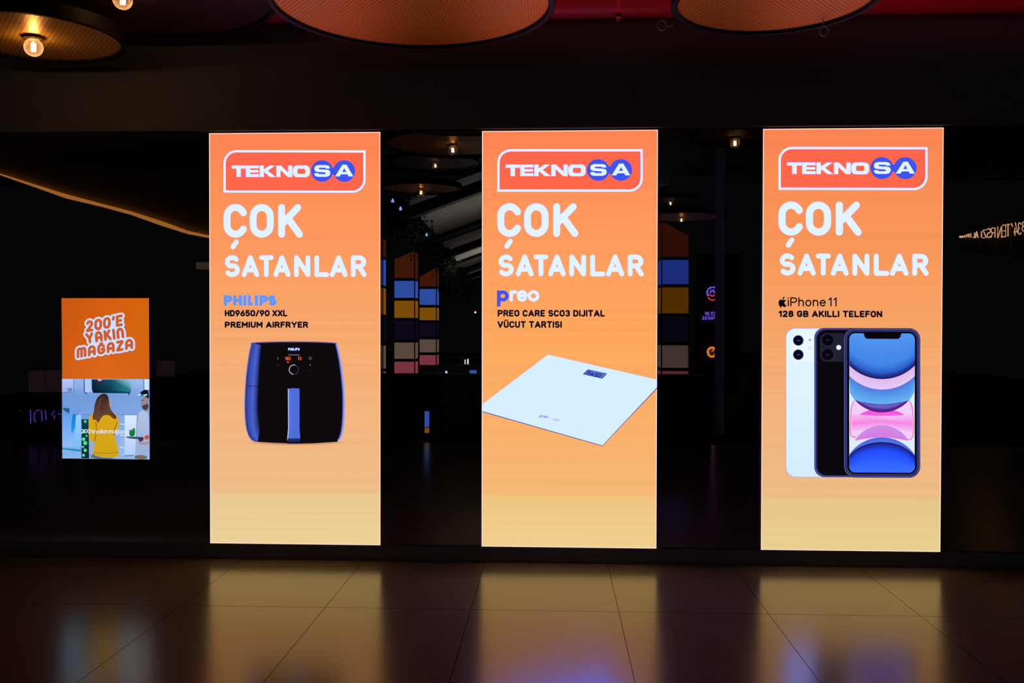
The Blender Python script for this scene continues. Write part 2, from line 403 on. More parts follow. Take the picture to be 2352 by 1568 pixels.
def write_words(sh, layer, name, parent, text, x0, y0, x1, y1, sw, col, gap=.36, space=.8):
    st, wd = layout(text, gap, space); h = sw/2; fx = (x1-x0-sw)/wd; fy = y1-y0-sw; pos = 0
    full = 0; words = text.split(' '); i0 = 0
    for wtx in words:
        n = sum(len(GL[ch][1]) for ch in wtx); q = Pic(sh, layer)
        for s in st[i0:i0+n]: q.stroke([(x0+h+a*fx, y1-h-b*fy) for a, b in s], sw, col)
        i0 += n; q.build(name, parent)
def write_on(pic, text, o, ex, ey, sw, col, gap=.3, space=.6):
    st, wd = layout(text, gap, space)
    for s in st: pic.stroke([(o[0]+ex[0]*a/wd+ey[0]*b, o[1]+ex[1]*a/wd+ey[1]*b) for a, b in s], sw, col)

def hot(c, k=4.0): return (c[0], c[1], c[2]*k)     # the diodes' blue is far beyond the camera's white
WHITE = hot(L(226, 244, 250)); BLUE = L(62, 84, 236); INK = L(14, 10, 14)

def background(sh, stops, parent):
    x0, x1, z0, z1 = sh.box; pic = Pic(sh, 0, raw=True); n = 150; r = random.Random(3)
    V = []; Cc = []; F = []
    def at(t):
        for (a, ca), (b, cb) in zip(stops, stops[1:]):
            if a <= t <= b: q = (t-a)/(b-a+1e-9); return [p+(o-p)*q for p, o in zip(ca, cb)]
        return stops[-1][1]
    for i in range(n+1):
        t = i/n; k = 1+r.uniform(-.012, .012)
        c = L(*[max(0, min(255, q*k)) for q in at(t)])
        V += [(x0, z1+(z0-z1)*t), (x1, z1+(z0-z1)*t)]; Cc += [c, c]
    F = [(2*i, 2*i+1, 2*i+3, 2*i+2) for i in range(n)]
    pic.add(V, Cc, F); return pic.build('display_picture', parent)

def led_screen(i, corners, stops, label):
    x0 = X_LED[i]; root = empty('led_screen', (x0+W_LED/2, 0.04, 0.108), label, 'led screen', 'tall advertising screens in the shop front')
    sh = Sheet(corners, x0, x0+W_LED, Z_LED, Z_LED+H_LED, -0.001)
    bm = bmesh.new(); add_box(bm, x0, x0+W_LED, 0.0, 0.08, 0.108, Z_LED+H_LED)
    o = from_bm('cabinet', bm, MBLACK, root); o.matrix_parent_inverse = Matrix.Translation(-root.location)
    background(sh, stops, root)
    b = Pic(sh, 1, raw=True); t = 0.006; a, e, c, d = sh.box; pk = L(255, 222, 208)
    b.poly([(a, c), (e, c), (e, d), (a, d)], pk, holes=[[(a+t, c+t), (e-t, c+t), (e-t, d-t), (a+t, d-t)]]); b.build('border_line', root)
    return root, sh

def headline(root, sh, ox, oy, k):
    """logo badge and two headline words, in the left screen's layout moved by ox, oy and scaled by k"""
    def X(x): return ox+(x-514.2)*k[0]
    def Y(y): return oy+(y-345.5)*k[1]
    q = Pic(sh, 2); x0, y0, x1, y1 = X(514.2), Y(345.5), X(839.5), Y(442.5); bw = 5.0*k[0]; r = 30*k[0]
    outer = rrect(x0, y0, x1, y1, r, 0, r, 0); inner = rrect(x0+bw, y0+bw, x1-bw, y1-bw, r-bw, 0, r-bw, 0)
    q.poly(inner, L(255, 103, 74)); q.poly(outer, WHITE, holes=[inner]); badge = q.build('logo_badge', root)
    for cx in (739.7, 790.7):
        q = Pic(sh, 3); q.disc(X(cx), Y(393), 25*k[0], BLUE, 24.8*k[1])
        if cx < 760: q.poly([(X(755), Y(385)), (X(775), Y(385)), (X(767), Y(393)), (X(775), Y(401)), (X(755), Y(401))], BLUE)
        q.build('logo_circle', badge)
    q = Pic(sh, 4)
    def P(*pts, holes=()): q.poly([(X(460+a/3.136), Y(280+b/3.136)) for a, b in pts], WHITE, holes=[[(X(460+a/3.136), Y(280+b/3.136)) for a, b in h] for h in holes])
    t0, t1 = 316, 398
    P((229, t0), (328, t0), (328, 338), (294, 338), (294, t1), (263, t1), (263, 338), (229, 338))
    P((331, t0), (424, t0), (424, 336), (361, 336), (361, 348), (421, 348), (421, 366), (361, 366), (361, 378), (425, 378), (425, t1), (331, t1))
    P((430, t0), (460, t0), (460, 344), (500, t0), (540, t0), (488, 354), (545, t1), (504, t1), (466, 366), (460, 371), (460, t1), (430, t1))
    P((549, t0), (582, t0), (634, 366), (634, t0), (664, t0), (664, t1), (632, t1), (579, 348), (579, t1), (549, t1))
    P(*rrect(668, t0-1, 790, t1+1, 30, 30, 30, 30), holes=[rrect(700, 338, 758, 376, 12, 12, 12, 12)])
    P((972, 393), (1024, 309), (1054, 309), (1103, 393), (1068, 393), (1061, 378), (1013, 378), (1005, 393), holes=[[(1023, 361), (1052, 361), (1038, 334)]])
    # letter S in the first circle
    P((934, 337), (905, 337), (902, 331), (858, 331), (853, 335), (857, 342), (912, 345), (930, 350), (937, 362), (936, 380), (926, 391), (908, 396), (848, 396), (830, 391), (823, 380), (822, 370), (851, 370), (856, 377), (900, 377), (905, 371), (899, 364), (846, 361), (829, 356), (823, 346), (824, 328), (833, 317), (850, 312), (906, 312), (925, 316), (933, 326))
    q.build('logo_lettering', badge)
    q = Pic(sh, 2); sw = 15.6*k[0]
    write(q, 'C', X(514.2), Y(468.8), X(567.8), Y(545.6), sw, WHITE); write(q, 'O', X(574), Y(468.8), X(629), Y(545.6), sw, WHITE)
    write(q, 'K', X(639.2), Y(468.8), X(694.4), Y(545.6), sw, WHITE)
    q.stroke([(X(543.4), Y(555.5)), (X(535.6), Y(567))], 11*k[0], WHITE); q.build('headline_lettering', root)
    q = Pic(sh, 2); sw = 10.6*k[0]
    for ch, a, b in (('S', 178, 285), ('A', 300, 425), ('T', 425, 528), ('A', 528, 650), ('N', 676, 792), ('L', 822, 925), ('A', 933, 1060), ('R', 1085, 1197)):
        write(q, ch, X(460+a/3.136), Y(586), X(460+b/3.136), Y(635.5), sw, WHITE)
    q.build('headline_lettering', root)

def lines(root, sh, rows):
    for text, x0, y0, x1, y1, sw in rows:
        write_words(sh, 2, 'caption_word', root, text, x0, y0, x1, y1, sw, INK)

# ---- left tall screen: air fryer
st = [(0, (255, 131, 84)), (.1, (255, 140, 86)), (.3, (252, 155, 96)), (.5, (247, 170, 112)), (.7, (244, 182, 128)), (.872, (239, 188, 136)), (.878, (234, 200, 146)), (1, (236, 210, 152))]
root, sh = led_screen(0, [(481, 307), (873.5, 303), (483, 1245), (873.5, 1251)], st, 'tall lit orange screen advertising a black air fryer, nearest the small video screen')
headline(root, sh, 514.2, 345.5, (1, 1))
q = Pic(sh, 2)
for ch, a, b in (('P', 170, 232), ('H', 238, 302), ('I', 310, 334), ('L', 343, 388), ('I', 393, 417), ('P', 427, 488), ('S', 489, 549)):
    a, b = 460+a/3.136, 460+b/3.136
    if ch == 'I': q.poly([(a, 677.6), (b, 677.6), (b, 701.2), (a, 701.2)], L(98, 152, 250))
    else: write(q, ch, a, 677.6, b, 701.2, 7.4, L(98, 152, 250), round_caps=False)
    if ch in 'PHL':
        for xx in ((a, b-7.4) if ch == 'H' else (a,)): q.poly([(xx, 677.6), (xx+7.4, 677.6), (xx+7.4, 701.2), (xx, 701.2)], L(98, 152, 250))
q.build('brand_lettering', root)
lines(root, sh, [('HD9650/90 XXL', 516.8, 711.2, 660, 726, 3.7), ('PREMIUM AIRFRYER', 516.8, 737.8, 707.8, 752.2, 3.7)])
def Z4(pts): return [(460+a/2.904, 740+b/2.904) for a, b in pts]
q = Pic(sh, 2); bgc = L(243, 183, 131)
q.fan(Z4([(650, 795)])[0], Z4(ell(640, 797, 345, 22, 48)), L(60, 30, 15), bgc)
left_edge = bez((340, 135), (312, 230), (292, 430), (294, 580)) + bez((294, 580), (297, 720), (318, 790), (372, 793))
bottom = [(480, 799), (580, 803), (600, 806), (660, 806), (760, 803), (900, 795)]
right_edge = bez((915, 794), (955, 770), (962, 700), (965, 560)) + bez((965, 560), (967, 430), (945, 240), (912, 137))
top = bez((912, 135), (800, 122), (460, 122), (340, 133))
q.poly(Z4(left_edge+bottom+right_edge+top[1:-1]), L(14, 10, 14)); fry = q.build('fryer_picture', root)
q = Pic(sh, 3)
le = left_edge
lm_ = [(a+10, b) for a, b in le]; md = bez((385, 145), (365, 230), (352, 430), (350, 580)) + bez((350, 580), (350, 690), (360, 760), (385, 778))
ri = bez((410, 148), (398, 230), (388, 430), (386, 580)) + bez((386, 580), (390, 650), (400, 690), (398, 716))
ri = [(a, b) for a, b in ri]
q.strip(Z4(le), Z4(lm_), L(146, 160, 246), L(30, 32, 96)); q.strip(Z4(lm_), Z4(md), L(50, 60, 150), L(72, 98, 206)); q.strip(Z4(md), Z4(ri), L(72, 98, 206), L(14, 10, 20))
q.build('fryer_side', fry)
q = Pic(sh, 4); q.stroke(Z4([(308, 422), (386, 424)]), 1.2, L(16, 14, 50)); q.stroke(Z4([(a+11, b) for a, b in le[6:23]]), .8, L(20, 20, 70)); q.build('seam', fry)
q = Pic(sh, 3)
ro = right_edge
rn = bez((915, 780), (938, 750), (946, 690), (948, 560)) + bez((948, 560), (950, 430), (930, 260), (900, 145))
q.strip(Z4(ro), Z4(rn), L(168, 178, 252), L(70, 76, 190)); q.build('fryer_rim', fry)
q = Pic(sh, 3); q.strip(Z4([(a, b+1) for a, b in top]), Z4([(a, b+8) for a, b in top]), L(120, 110, 200), L(26, 20, 50)); q.build('fryer_lid', fry)
q = Pic(sh, 3)
q.strip(Z4([(586, 440), (588, 700), (582, 770)]), Z4([(625, 436), (625, 700), (625, 776)]), L(88, 120, 224), L(78, 108, 216)); q.strip(Z4([(625, 436), (625, 700), (625, 776)]), Z4([(662, 440), (662, 700), (667, 770)]), L(78, 108, 216), L(84, 108, 214))
q.stroke(Z4([(587, 442), (589, 700), (582, 780)]), 1.6, L(200, 215, 255)); q.poly(Z4([(582, 770), (667, 770), (664, 806), (584, 806)]), L(40, 50, 110), L(6, 5, 8)); q.build('handle', fry)
q = Pic(sh, 3); ring = ell(625, 313, 31, 31, 40)
q.stroke(Z4(arc(625, 313, 31, 31, 100, 285, 20)), 1.5, L(205, 210, 235)); q.stroke(Z4(arc(625, 313, 31, 31, -60, 80, 16)), 1.0, L(70, 70, 90)); q.build('dial', fry)
q = Pic(sh, 3); a, b = Z4([(587, 169), (663, 186)]); write(q, 'PHILIPS', *a, *b, 1.4, WHITE, gap=.5); q.build('fryer_lettering', fry)
q = Pic(sh, 3); q.stroke(Z4([(590, 215), (662, 216)]), .8, L(190, 190, 200)); q.build('panel_line', fry)
for shape in ('tick', 'ring', 'dot', 'faint', 'fainter'):
    q = Pic(sh, 3)
    if shape == 'tick': q.stroke(Z4([(518, 232), (518, 244)]), .9, L(170, 170, 190))
    elif shape == 'ring': q.stroke(Z4(ell(733, 238, 8, 8, 12)), .7, L(140, 140, 150), closed=True)
    elif shape == 'dot': q.disc(*Z4([(733, 283)])[0], 1.0, L(200, 190, 190))
    elif shape == 'faint': q.disc(*Z4([(518, 280)])[0], 2.0, L(46, 40, 40))
    else: q.disc(*Z4([(733, 322)])[0], 2.0, L(34, 30, 32))
    q.build('panel_icon', fry)
org = L(250, 96, 40)
for tx, b0, b1 in (('180', (566, 227), (602, 250)), ('13', (650, 227), (675, 250))):
    q = Pic(sh, 3); a, b = Z4([b0, b1]); write(q, tx, *a, *b, 1.3, org); q.build('display_digits', fry)
q = Pic(sh, 3); q.disc(*Z4([(585, 263)])[0], 2.2, org, 1.6); q.build('indicator', fry)

# ---- middle tall screen: bathroom scale
st = [(0, (255, 131, 84)), (.1, (255, 142, 88)), (.3, (254, 158, 94)), (.5, (253, 168, 94)), (.7, (250, 176, 105)), (.872, (246, 184, 118)), (.878, (240, 197, 130)), (1, (240, 208, 142))]
root, sh = led_screen(1, [(1106, 300), (1512, 297), (1106, 1257), (1508, 1261)], st, 'tall lit orange screen advertising a flat white bathroom scale')
headline(root, sh, 1141.3, 342, (1.0315, 1.0115))
q = Pic(sh, 2); write(q, 'p', 1140.8, 660.5, 1168, 693.6, 8, BLUE); q.poly([(1140.8, 668), (1148.8, 668), (1148.8, 705), (1140.8, 705)], BLUE); q.build('brand_lettering', root, 'blue letter p')
q = Pic(sh, 2); write(q, 'r', 1170, 659.5, 1186.5, 693.6, 7.2, WHITE); write(q, 'e', 1186.5, 659.5, 1211.5, 693.6, 7.2, WHITE); write(q, 'o', 1211.7, 659.5, 1238.6, 693.6, 7.2, WHITE); q.build('brand_lettering', root, 'white letters reo')
lines(root, sh, [('PREO CARE SC03 DIJITAL', 1142.3, 712.8, 1389.6, 728.3, 3.75), ('VÜCUT TARTISI', 1141.9, 738.6, 1290.6, 754.2, 3.75)])
def Z6(pts): return [(1080+a/2.904, 740+b/2.904) for a, b in pts]
q = Pic(sh, 2)
q.poly(Z6([(79, 598), (882, 824), (1248, 434), (1248, 447), (882, 831), (79, 604)]), L(96, 84, 128))
q.poly(Z6([(518, 221), (1247, 387), (1247, 439), (882, 826), (79, 598), (79, 553)]), hot(L(214, 240, 252), 8.0)); sc_ = q.build('scale_picture', root)
q = Pic(sh, 3); q.poly(Z6([(785, 318), (915, 346), (882, 381), (751, 351)]), L(66, 88, 186)); q.poly(Z6([(798, 326), (904, 349), (880, 374), (768, 349)]), L(92, 112, 212)); win = q.build('readout', sc_)
q = Pic(sh, 4); o = Z6([(776, 352)])[0]
for tx, x_, wd in (('5', 778, 20), ('4', 800, 20), ('5', 826, 20), ('0', 848, 18)):
    o = Z6([(x_, 352+(x_-778)*.215)])[0]; write_on(q, tx, o, (wd/2.904*.8, wd/2.904*.172), (5.2, -6.6), 1.5, L(20, 24, 90))
q.disc(*Z6([(823, 361)])[0], .7, L(20, 24, 90)); q.build('display_digits', sc_)
q = Pic(sh, 3); o = Z6([(462, 636)])[0]; write_on(q, 'preo', o, (18.5, 3.0), (2.2, -5.6), 1.3, L(112, 124, 205)); o = Z6([(553, 657)])[0]; write_on(q, 'care', o, (12.5, 2.0), (1.6, -4.4), .8, L(128, 140, 205))
o = Z6([(530, 652)])[0]; write_on(q, 'my', o, (5.5, .9), (1.2, -3.6), .5, L(190, 205, 235)); q.build('scale_lettering', sc_)

# ---- right tall screen: telephones
st = [(0, (252, 132, 84)), (.1, (250, 140, 84)), (.3, (247, 152, 90)), (.5, (246, 166, 106)), (.7, (243, 180, 126)), (.872, (237, 188, 134)), (.878, (232, 198, 138)), (1, (233, 208, 144))]
root, sh = led_screen(2, [(1753, 297), (2167, 293), (1748, 1262), (2159, 1265)], st, 'tall lit orange screen advertising three smartphones, rightmost of the tall screens')
headline(root, sh, 1788.2, 338, (1.0505, 1.0175))
q = Pic(sh, 2)
def Z7(pts): return [(1730+a/3.137, 280+b/3.137) for a, b in pts]
ap = bez((212, 1283), (225, 1280), (234, 1284), (237, 1289)) + bez((228, 1296), (222, 1304), (224, 1316), (240, 1321), 8) + bez((236, 1330), (226, 1345), (214, 1325), (208, 1328), 8) + bez((200, 1340), (186, 1330), (178, 1304), (186, 1291), 10) + bez((192, 1280), (203, 1281), (206, 1284), (210, 1284), 6)
q.poly(Z7(ap), INK); q.poly(Z7(bez((211, 1279), (210, 1268), (218, 1261), (225, 1260), 6) + bez((226, 1268), (221, 1277), (213, 1280), (211, 1279), 6)), INK); q.build('brand_mark', root, 'black apple with a bite')
q = Pic(sh, 2); write(q, 'iPhone', 1809.5, 683, 1897, 704, 2.9, INK, gap=.27); write(q, '11', 1902.5, 683, 1922, 704, 2.9, INK, gap=.36); q.build('brand_lettering', root)
lines(root, sh, [('128 GB AKILLI TELEFON', 1788.4, 713.4, 2026, 728.6, 3.85)])
def Z8(pts): return [(1730+a/2.85, 730+b/2.85) for a, b in pts]
def z8(a, b): return Z8([(a, b)])[0]
q = Pic(sh, 2); q.poly(Z8(rrect(213, 68, 640, 1041, 62, 20, 20, 62)), L(160, 175, 235)); q.poly(Z8(rrect(217, 71, 640, 1038, 60, 20, 20, 60)), hot(L(228, 246, 252)), hot(L(212, 238, 252))); ph = q.build('phone_picture', root, 'back of a white phone')
q = Pic(sh, 3); q.poly(Z8(rrect(248, 104, 404, 288, 40, 10, 10, 40)), L(236, 248, 254)); q.build('camera_plate', ph)
for cy_ in (148, 241):
    q = Pic(sh, 4); q.disc(*z8(295, cy_), 12.6, L(160, 178, 225)); q.disc(*z8(295, cy_), 11.4, L(8, 6, 22)); q.disc(*z8(290, cy_), 1.6, L(60, 60, 170)); q.disc(*z8(300, cy_), 1.6, L(60, 60, 170)); q.build('lens', ph)
q = Pic(sh, 4); q.disc(*z8(371, 145), 2.3, L(110, 130, 205)); q.build('microphone', ph)
q = Pic(sh, 4); q.disc(*z8(371, 194), 4.2, L(214, 236, 248)); q.build('flash', ph)
q = Pic(sh, 5); q.poly(Z8(rrect(399, 66, 700, 1039, 64, 20, 20, 64)), L(40, 40, 92)); q.poly(Z8(rrect(404, 71, 700, 1035, 62, 20, 20, 62)), L(96, 100, 170)); q.poly(Z8(rrect(409, 74, 700, 1032, 62, 20, 20, 62)), L(36, 36, 84))
q.poly(Z8(rrect(418, 80, 700, 1026, 58, 20, 20, 58)), L(10, 8, 12)); ph = q.build('phone_picture', root, 'back of a black phone')
q = Pic(sh, 6); q.poly(Z8(rrect(436, 100, 594, 286, 42, 8, 8, 42)), L(34, 33, 52)); q.build('camera_plate', ph)
for cy_ in (145, 240):
    q = Pic(sh, 7); q.disc(*z8(486, cy_), 14.2, L(44, 42, 66)); q.disc(*z8(486, cy_), 13.2, L(8, 6, 14)); q.disc(*z8(480, cy_), 1.5, L(50, 50, 110)); q.disc(*z8(491, cy_), 1.5, L(50, 50, 110)); q.build('lens', ph)
q = Pic(sh, 7); q.disc(*z8(558, 193), 5.6, L(240, 246, 252)); q.build('flash', ph)
q = Pic(sh, 8)
for k, c in ((0, (28, 26, 74)), (5, (92, 98, 178)), (10, (24, 22, 60)), (18, (90, 96, 170)), (21, (8, 6, 12))): q.poly(Z8(rrect(590+k, 66+k, 1089+(-k if k < 18 else -k), 1041-k, 70-k*.8, 70-k*.8, 72-k*.8, 72-k*.8)), L(*c)); pass
q.k = 8; ph = q.build('phone_picture', root, 'front of a phone with a blue and pink wallpaper')
S0, S1, T0, T1 = 626, 1052, 100, 1007
q = Pic(sh, 10); q.poly(Z8(rrect(S0, T0, S1, T1, 36, 36, 36, 36)), L(62, 120, 226)); q.poly(Z8([(S0, 400), (S1, 400), (S1, 900), (S0, 900)]), L(222, 238, 252)); q.build('wallpaper', ph)
def arcx(cx, cy_, R, x0, x1, up, n=24):
    return [(x0+(x1-x0)*i/n, cy_+(-1 if up else 1)*math.sqrt(max(0, R*R-(x0+(x1-x0)*i/n-cx)**2))) for i in range(n+1)]
def topedge(n=24):
    o = []
    for i in range(n+1):
        x = S0+(S1-S0)*i/n; d = max(0, S0+36-x, x-(S1-36)); o.append((x, T0+36-math.sqrt(36*36-d*d) if d else T0))
    return o
def botedge(n=24): return [(x, T0+T1-y) for x, y in topedge(n)]
a_in = arcx(838, 96, 302, S0, S1, False); a1 = arcx(838, 166, 301, S0, S1, False); a2 = arcx(838, 380, 235, S0+4, S1-4, False); lf = topedge()
q = Pic(sh, 11); q.poly(Z8(rrect(632, 536, 1045, 795, 60, 60, 36, 36)), L(240, 206, 246)); q.stroke(Z8(bez((668, 776), (640, 782), (632, 768), (632, 730)) + bez((632, 700), (636, 640), (636, 560), (658, 540))), 1.6, L(240, 70, 130)); q.stroke(Z8(bez((1004, 793), (1034, 796), (1042, 776), (1043, 736)) + bez((1043, 700), (1042, 640), (1040, 560), (1018, 540))), 1.6, L(240, 70, 130))
hi = arcx(838, 880, 290, 664, 1012, True); q.strip(Z8([(a, max(b, 590)) for a, b in hi]), Z8([(a, 638) for a, _ in hi]), L(240, 80, 215), L(255, 96, 222))
q.strip(Z8([(642, 628), (838, 640), (1034, 628)]), Z8([(640, 690), (838, 672), (1036, 690)]), L(246, 190, 244), L(248, 132, 228)); q.strip(Z8([(640, 690), (838, 672), (1036, 690)]), Z8([(640, 740), (838, 720), (1036, 740)]), L(248, 132, 228), L(244, 190, 244))
lo = arcx(838, 905, 205, 664, 1006, True); q.strip(Z8(lo), Z8([(a, 800-22*(1-((a-838)/170)**2)) for a, _ in lo]), L(206, 142, 232), L(216, 120, 226)); q.build('wallpaper_petal', ph, 'pink petal shape')
q = Pic(sh, 12)
mid2 = [(a, min(b, 535+30*(1-((a-838)/175)**2) if abs(a-838) < 185 else b)) for a, b in a2]
q.strip(Z8(a1), Z8(mid2), L(70, 128, 226), L(104, 180, 246)); q.strip(Z8(mid2), Z8(a2), L(120, 104, 214), L(80, 40, 150)); q.strip(Z8([(a, max(b-22, m[1])) for (a, b), m in zip(a2, mid2)]), Z8(a2), L(88, 50, 160), L(76, 18, 110))
q.stroke(Z8(mid2[5:-5]), 1.4, L(60, 24, 110)); q.build('wallpaper_bubble', ph, 'blue half bubble')
q = Pic(sh, 13); q.strip(Z8(a_in), Z8(a1), L(226, 180, 236), L(226, 206, 250)); q.stroke(Z8(a1), 1.0, L(214, 84, 190)); q.build('wallpaper_band', ph, 'lilac curved band')
q = Pic(sh, 14); a0 = arcx(838, 96, 255, S0+40, S1-40, False); m0 = [(a, max(T0+36, b-95)) for a, b in a_in]; m1 = [(a, b-34) for a, b in a_in]
q.strip(Z8(lf), Z8(m0), L(84, 150, 240), L(66, 134, 232)); q.strip(Z8(m0), Z8(m1), L(66, 134, 232), L(40, 88, 196)); q.strip(Z8(m1), Z8(a_in), L(40, 70, 180), L(24, 10, 70)); q.build('wallpaper_bubble', ph, 'large blue bubble at the top')
b0 = arcx(838, 1038, 260, S0, S1, True); b1 = [(a, min(b+8+22*(1-((a-838)/213)**2), 1000)) for a, b in b0]; b2 = [(a, b+50) for a, b in b1]; bb = botedge()
q = Pic(sh, 14); q.strip(Z8(b0), Z8(b1), L(66, 96, 220), L(86, 124, 234)); q.strip(Z8(b1), Z8(b2), L(30, 16, 84), hot(L(34, 74, 206), 1.5)); q.strip(Z8(b2), Z8(bb), hot(L(34, 74, 206), 1.5), hot(L(56, 114, 236), 3)); q.build('wallpaper_bubble', ph, 'blue bubble at the bottom')
q = Pic(sh, 16); q.poly(Z8([(716, 98), (966, 98)] + rrect(722, 100, 960, 136, 0, 0, 24, 24)[2:] ), L(8, 6, 12)); q.build('notch', ph)

# ------------------------------------------------------------------ small video screen behind the glass
YV = 0.28; pa = on_y(141, 685, YV); pb = on_y(343.5, 1054, YV)
vx0, vx1, vz0, vz1 = pa.x, pb.x, pb.z, pa.z
root = empty('video_screen', ((vx0+vx1)/2, YV+0.06, vz0-0.02), 'small portrait video screen with orange slogan and shoppers, behind dark glass', 'screen')
shv = Sheet([(141, 685), (342.3, 685), (142.8, 1054), (343.8, 1054.5)], vx0, vx1, vz0, vz1, YV-0.001)
bm = bmesh.new(); add_box(bm, vx0-0.015, vx1+0.015, YV, 0.4, vz0-0.015, vz1+0.015); o = from_bm('housing', bm, MBLACK, root); o.matrix_parent_inverse = Matrix.Translation(-root.location)
def A(pts): return [(120+a/3.92, 670+b/3.92) for a, b in pts]
def soft(pts, n=2):
    for _ in range(n): pts = [q_ for (a, b), (c, d) in zip(pts, pts[1:]+pts[:1]) for q_ in ((a*.75+c*.25, b*.75+d*.25), (a*.25+c*.75, b*.25+d*.75))]
    return pts
def A1(a, b): return A([(a, b)])[0]
def lum(c, k=1.5): return tuple(q*k for q in c)             # the pane in front dims the picture
def V_(r, g, b): return lum(L(r, g, b))
q = Pic(shv, 0); q.add(A([(84, 57), (480, 57), (871, 57), (88, 420), (480, 420), (873, 420), (90, 786), (480, 786), (876, 786)]), [V_(196, 84, 14), V_(208, 90, 12), V_(208, 96, 8), V_(204, 86, 14), V_(214, 94, 12), V_(210, 98, 8), V_(206, 92, 18), V_(216, 102, 20), V_(206, 96, 22)], [(0, 1, 4, 3), (1, 2, 5, 4), (3, 4, 7, 6), (4, 5, 8, 7)]); q.build('slogan_picture', root)
pale = V_(200, 218, 240); oc = V_(204, 88, 40)
rows = (("200'E", (318, 352), (308, -56), (0, -80), .46), ('YAKIη', (318, 458), (322, -52), (-8, -74), .5), ('μαĞαZα', (234, 588), (484, -84), (0, -72), .48))
q = Pic(shv, 1); q2 = Pic(shv, 2)
q.poly(A([(330, 290), (640, 235), (640, 330), (650, 400), (720, 440), (720, 500), (240, 580), (240, 540), (330, 490)]), pale)
for t_, o_, ex, ey, g_ in rows:
    t_ = t_.replace('A', 'α'); o2 = A1(*o_); e1 = (ex[0]/3.92, ex[1]/3.92); e2 = (ey[0]/3.92, ey[1]/3.92)
    if t_.startswith('μ'):
        st_, wd = layout(t_, g_, .6)
        for s in st_:
            s = [(a, min(b, 1.24)) if b > 1.05 else (a, b) for a, b in s]
            pts = [(o2[0]+e1[0]*a/wd+e2[0]*b, o2[1]+e1[1]*a/wd+e2[1]*b) for a, b in s]
            thin = max(b for _, b in s) > 1.05
            q.stroke(pts, 15 if not thin else 11, pale); q2.stroke(pts, 6.4 if not thin else 3.6, oc)
    else:
        write_on(q, t_, o2, e1, e2, 15, pale, g_); write_on(q2, t_, o2, e1, e2, 6.4, oc, g_)
q.build('slogan_outline', root); q2.build('slogan_lettering', root)
# the film still below: shop room, person in yellow, person in grey with a tray
q = Pic(shv, 1); q.add(A([(90, 786), (480, 786), (876, 786), (90, 940), (480, 940), (877, 940), (90, 1100), (480, 1110), (877, 1110), (92, 1505), (480, 1507), (879, 1510)]),
      [V_(150, 180, 226), V_(150, 174, 214), V_(160, 190, 232), V_(110, 150, 206), V_(112, 152, 206), V_(120, 160, 214), V_(104, 150, 210), V_(122, 158, 212), V_(130, 164, 216), V_(130, 178, 226), V_(140, 176, 216), V_(150, 180, 220)],
      [(0, 1, 4, 3), (1, 2, 5, 4), (3, 4, 7, 6), (4, 5, 8, 7), (6, 7, 10, 9), (7, 8, 11, 10)]); film = q.build('film_picture', root)
q = Pic(shv, 2)
q.poly(A([(90, 788), (195, 788), (195, 905), (90, 910)]), V_(190, 196, 240), V_(140, 170, 222)); q.stroke(A([(195, 790), (195, 905), (92, 912)]), 1.2, V_(60, 96, 160)); q.poly(A([(140, 868), (180, 868), (180, 900), (140, 900)]), V_(110, 130, 190))
q.build('wall_monitor', film); q = Pic(shv, 2)
q.poly(A([(290, 788), (358, 788), (358, 905), (290, 905)]), V_(170, 194, 230)); q.stroke(A([(290, 788), (292, 905), (312, 920)]), 1.8, V_(14, 36, 90))
q.build('wall_monitor', film); q = Pic(shv, 2)
q.poly(A([(825, 788), (876, 788), (876, 880), (828, 880)]), V_(206, 220, 244)); q.stroke(A([(826, 790), (828, 884), (876, 890)]), 1.5, V_(20, 50, 120))
q.build('wall_monitor', film); q = Pic(shv, 2)
q.poly(A([(90, 1110), (240, 1110), (262, 1400), (92, 1400)]), V_(92, 156, 228), V_(140, 184, 236)); q.poly(A([(188, 1104), (240, 1104), (215, 1210), (176, 1290), (172, 1200)]), V_(10, 120, 210), V_(40, 150, 220)); q.poly(A([(215, 1110), (262, 1110), (268, 1400), (200, 1400)]), V_(150, 200, 240), V_(120, 184, 230))
q.poly(A([(90, 1046), (158, 1052), (155, 1098), (120, 1080)]), V_(20, 96, 140)); q.poly(A([(92, 1410), (262, 1424), (262, 1446), (92, 1420)]), V_(40, 130, 180)); q.stroke(A([(92, 1440), (262, 1446)]), 2.2, V_(120, 180, 226))
q.build('blue_poster', film); q = Pic(shv, 2)
q.stroke(A([(262, 1108), (330, 1108), (600, 1104), (876, 1108)]), .8, V_(70, 110, 170)); q.poly(A([(610, 1116), (655, 1116), (655, 1480), (610, 1480)]), V_(130, 164, 210), V_(150, 184, 224)); q.poly(A([(655, 1112), (765, 1112), (748, 1480), (655, 1480)]), V_(214, 228, 246), V_(176, 200, 232))
for yy in (1190, 1290, 1400): q.stroke(A([(612, yy), (652, yy+6)]), 1.6, V_(220, 234, 250))
q.stroke(A([(655, 1478), (740, 1474)]), 1.6, V_(40, 80, 130)); q.build('white_counter', film)
q = Pic(shv, 3); q.add(A([(358, 790), (540, 790), (714, 790), (360, 880), (540, 890), (712, 890), (372, 912), (540, 914), (708, 914)]), [V_(16, 36, 50), V_(30, 80, 96), V_(150, 200, 214), V_(6, 20, 40), V_(8, 60, 80), V_(30, 130, 140), V_(4, 18, 40), V_(6, 50, 70), V_(10, 60, 80)], [(0, 1, 4, 3), (1, 2, 5, 4), (3, 4, 7, 6), (4, 5, 8, 7)]); q.stroke(A([(690, 914), (694, 928)]), 2, V_(14, 30, 50)); q.poly(A([(410, 790), (456, 790), (440, 804), (420, 806)]), V_(250, 150, 130)); q.build('hanging_monitor', film)
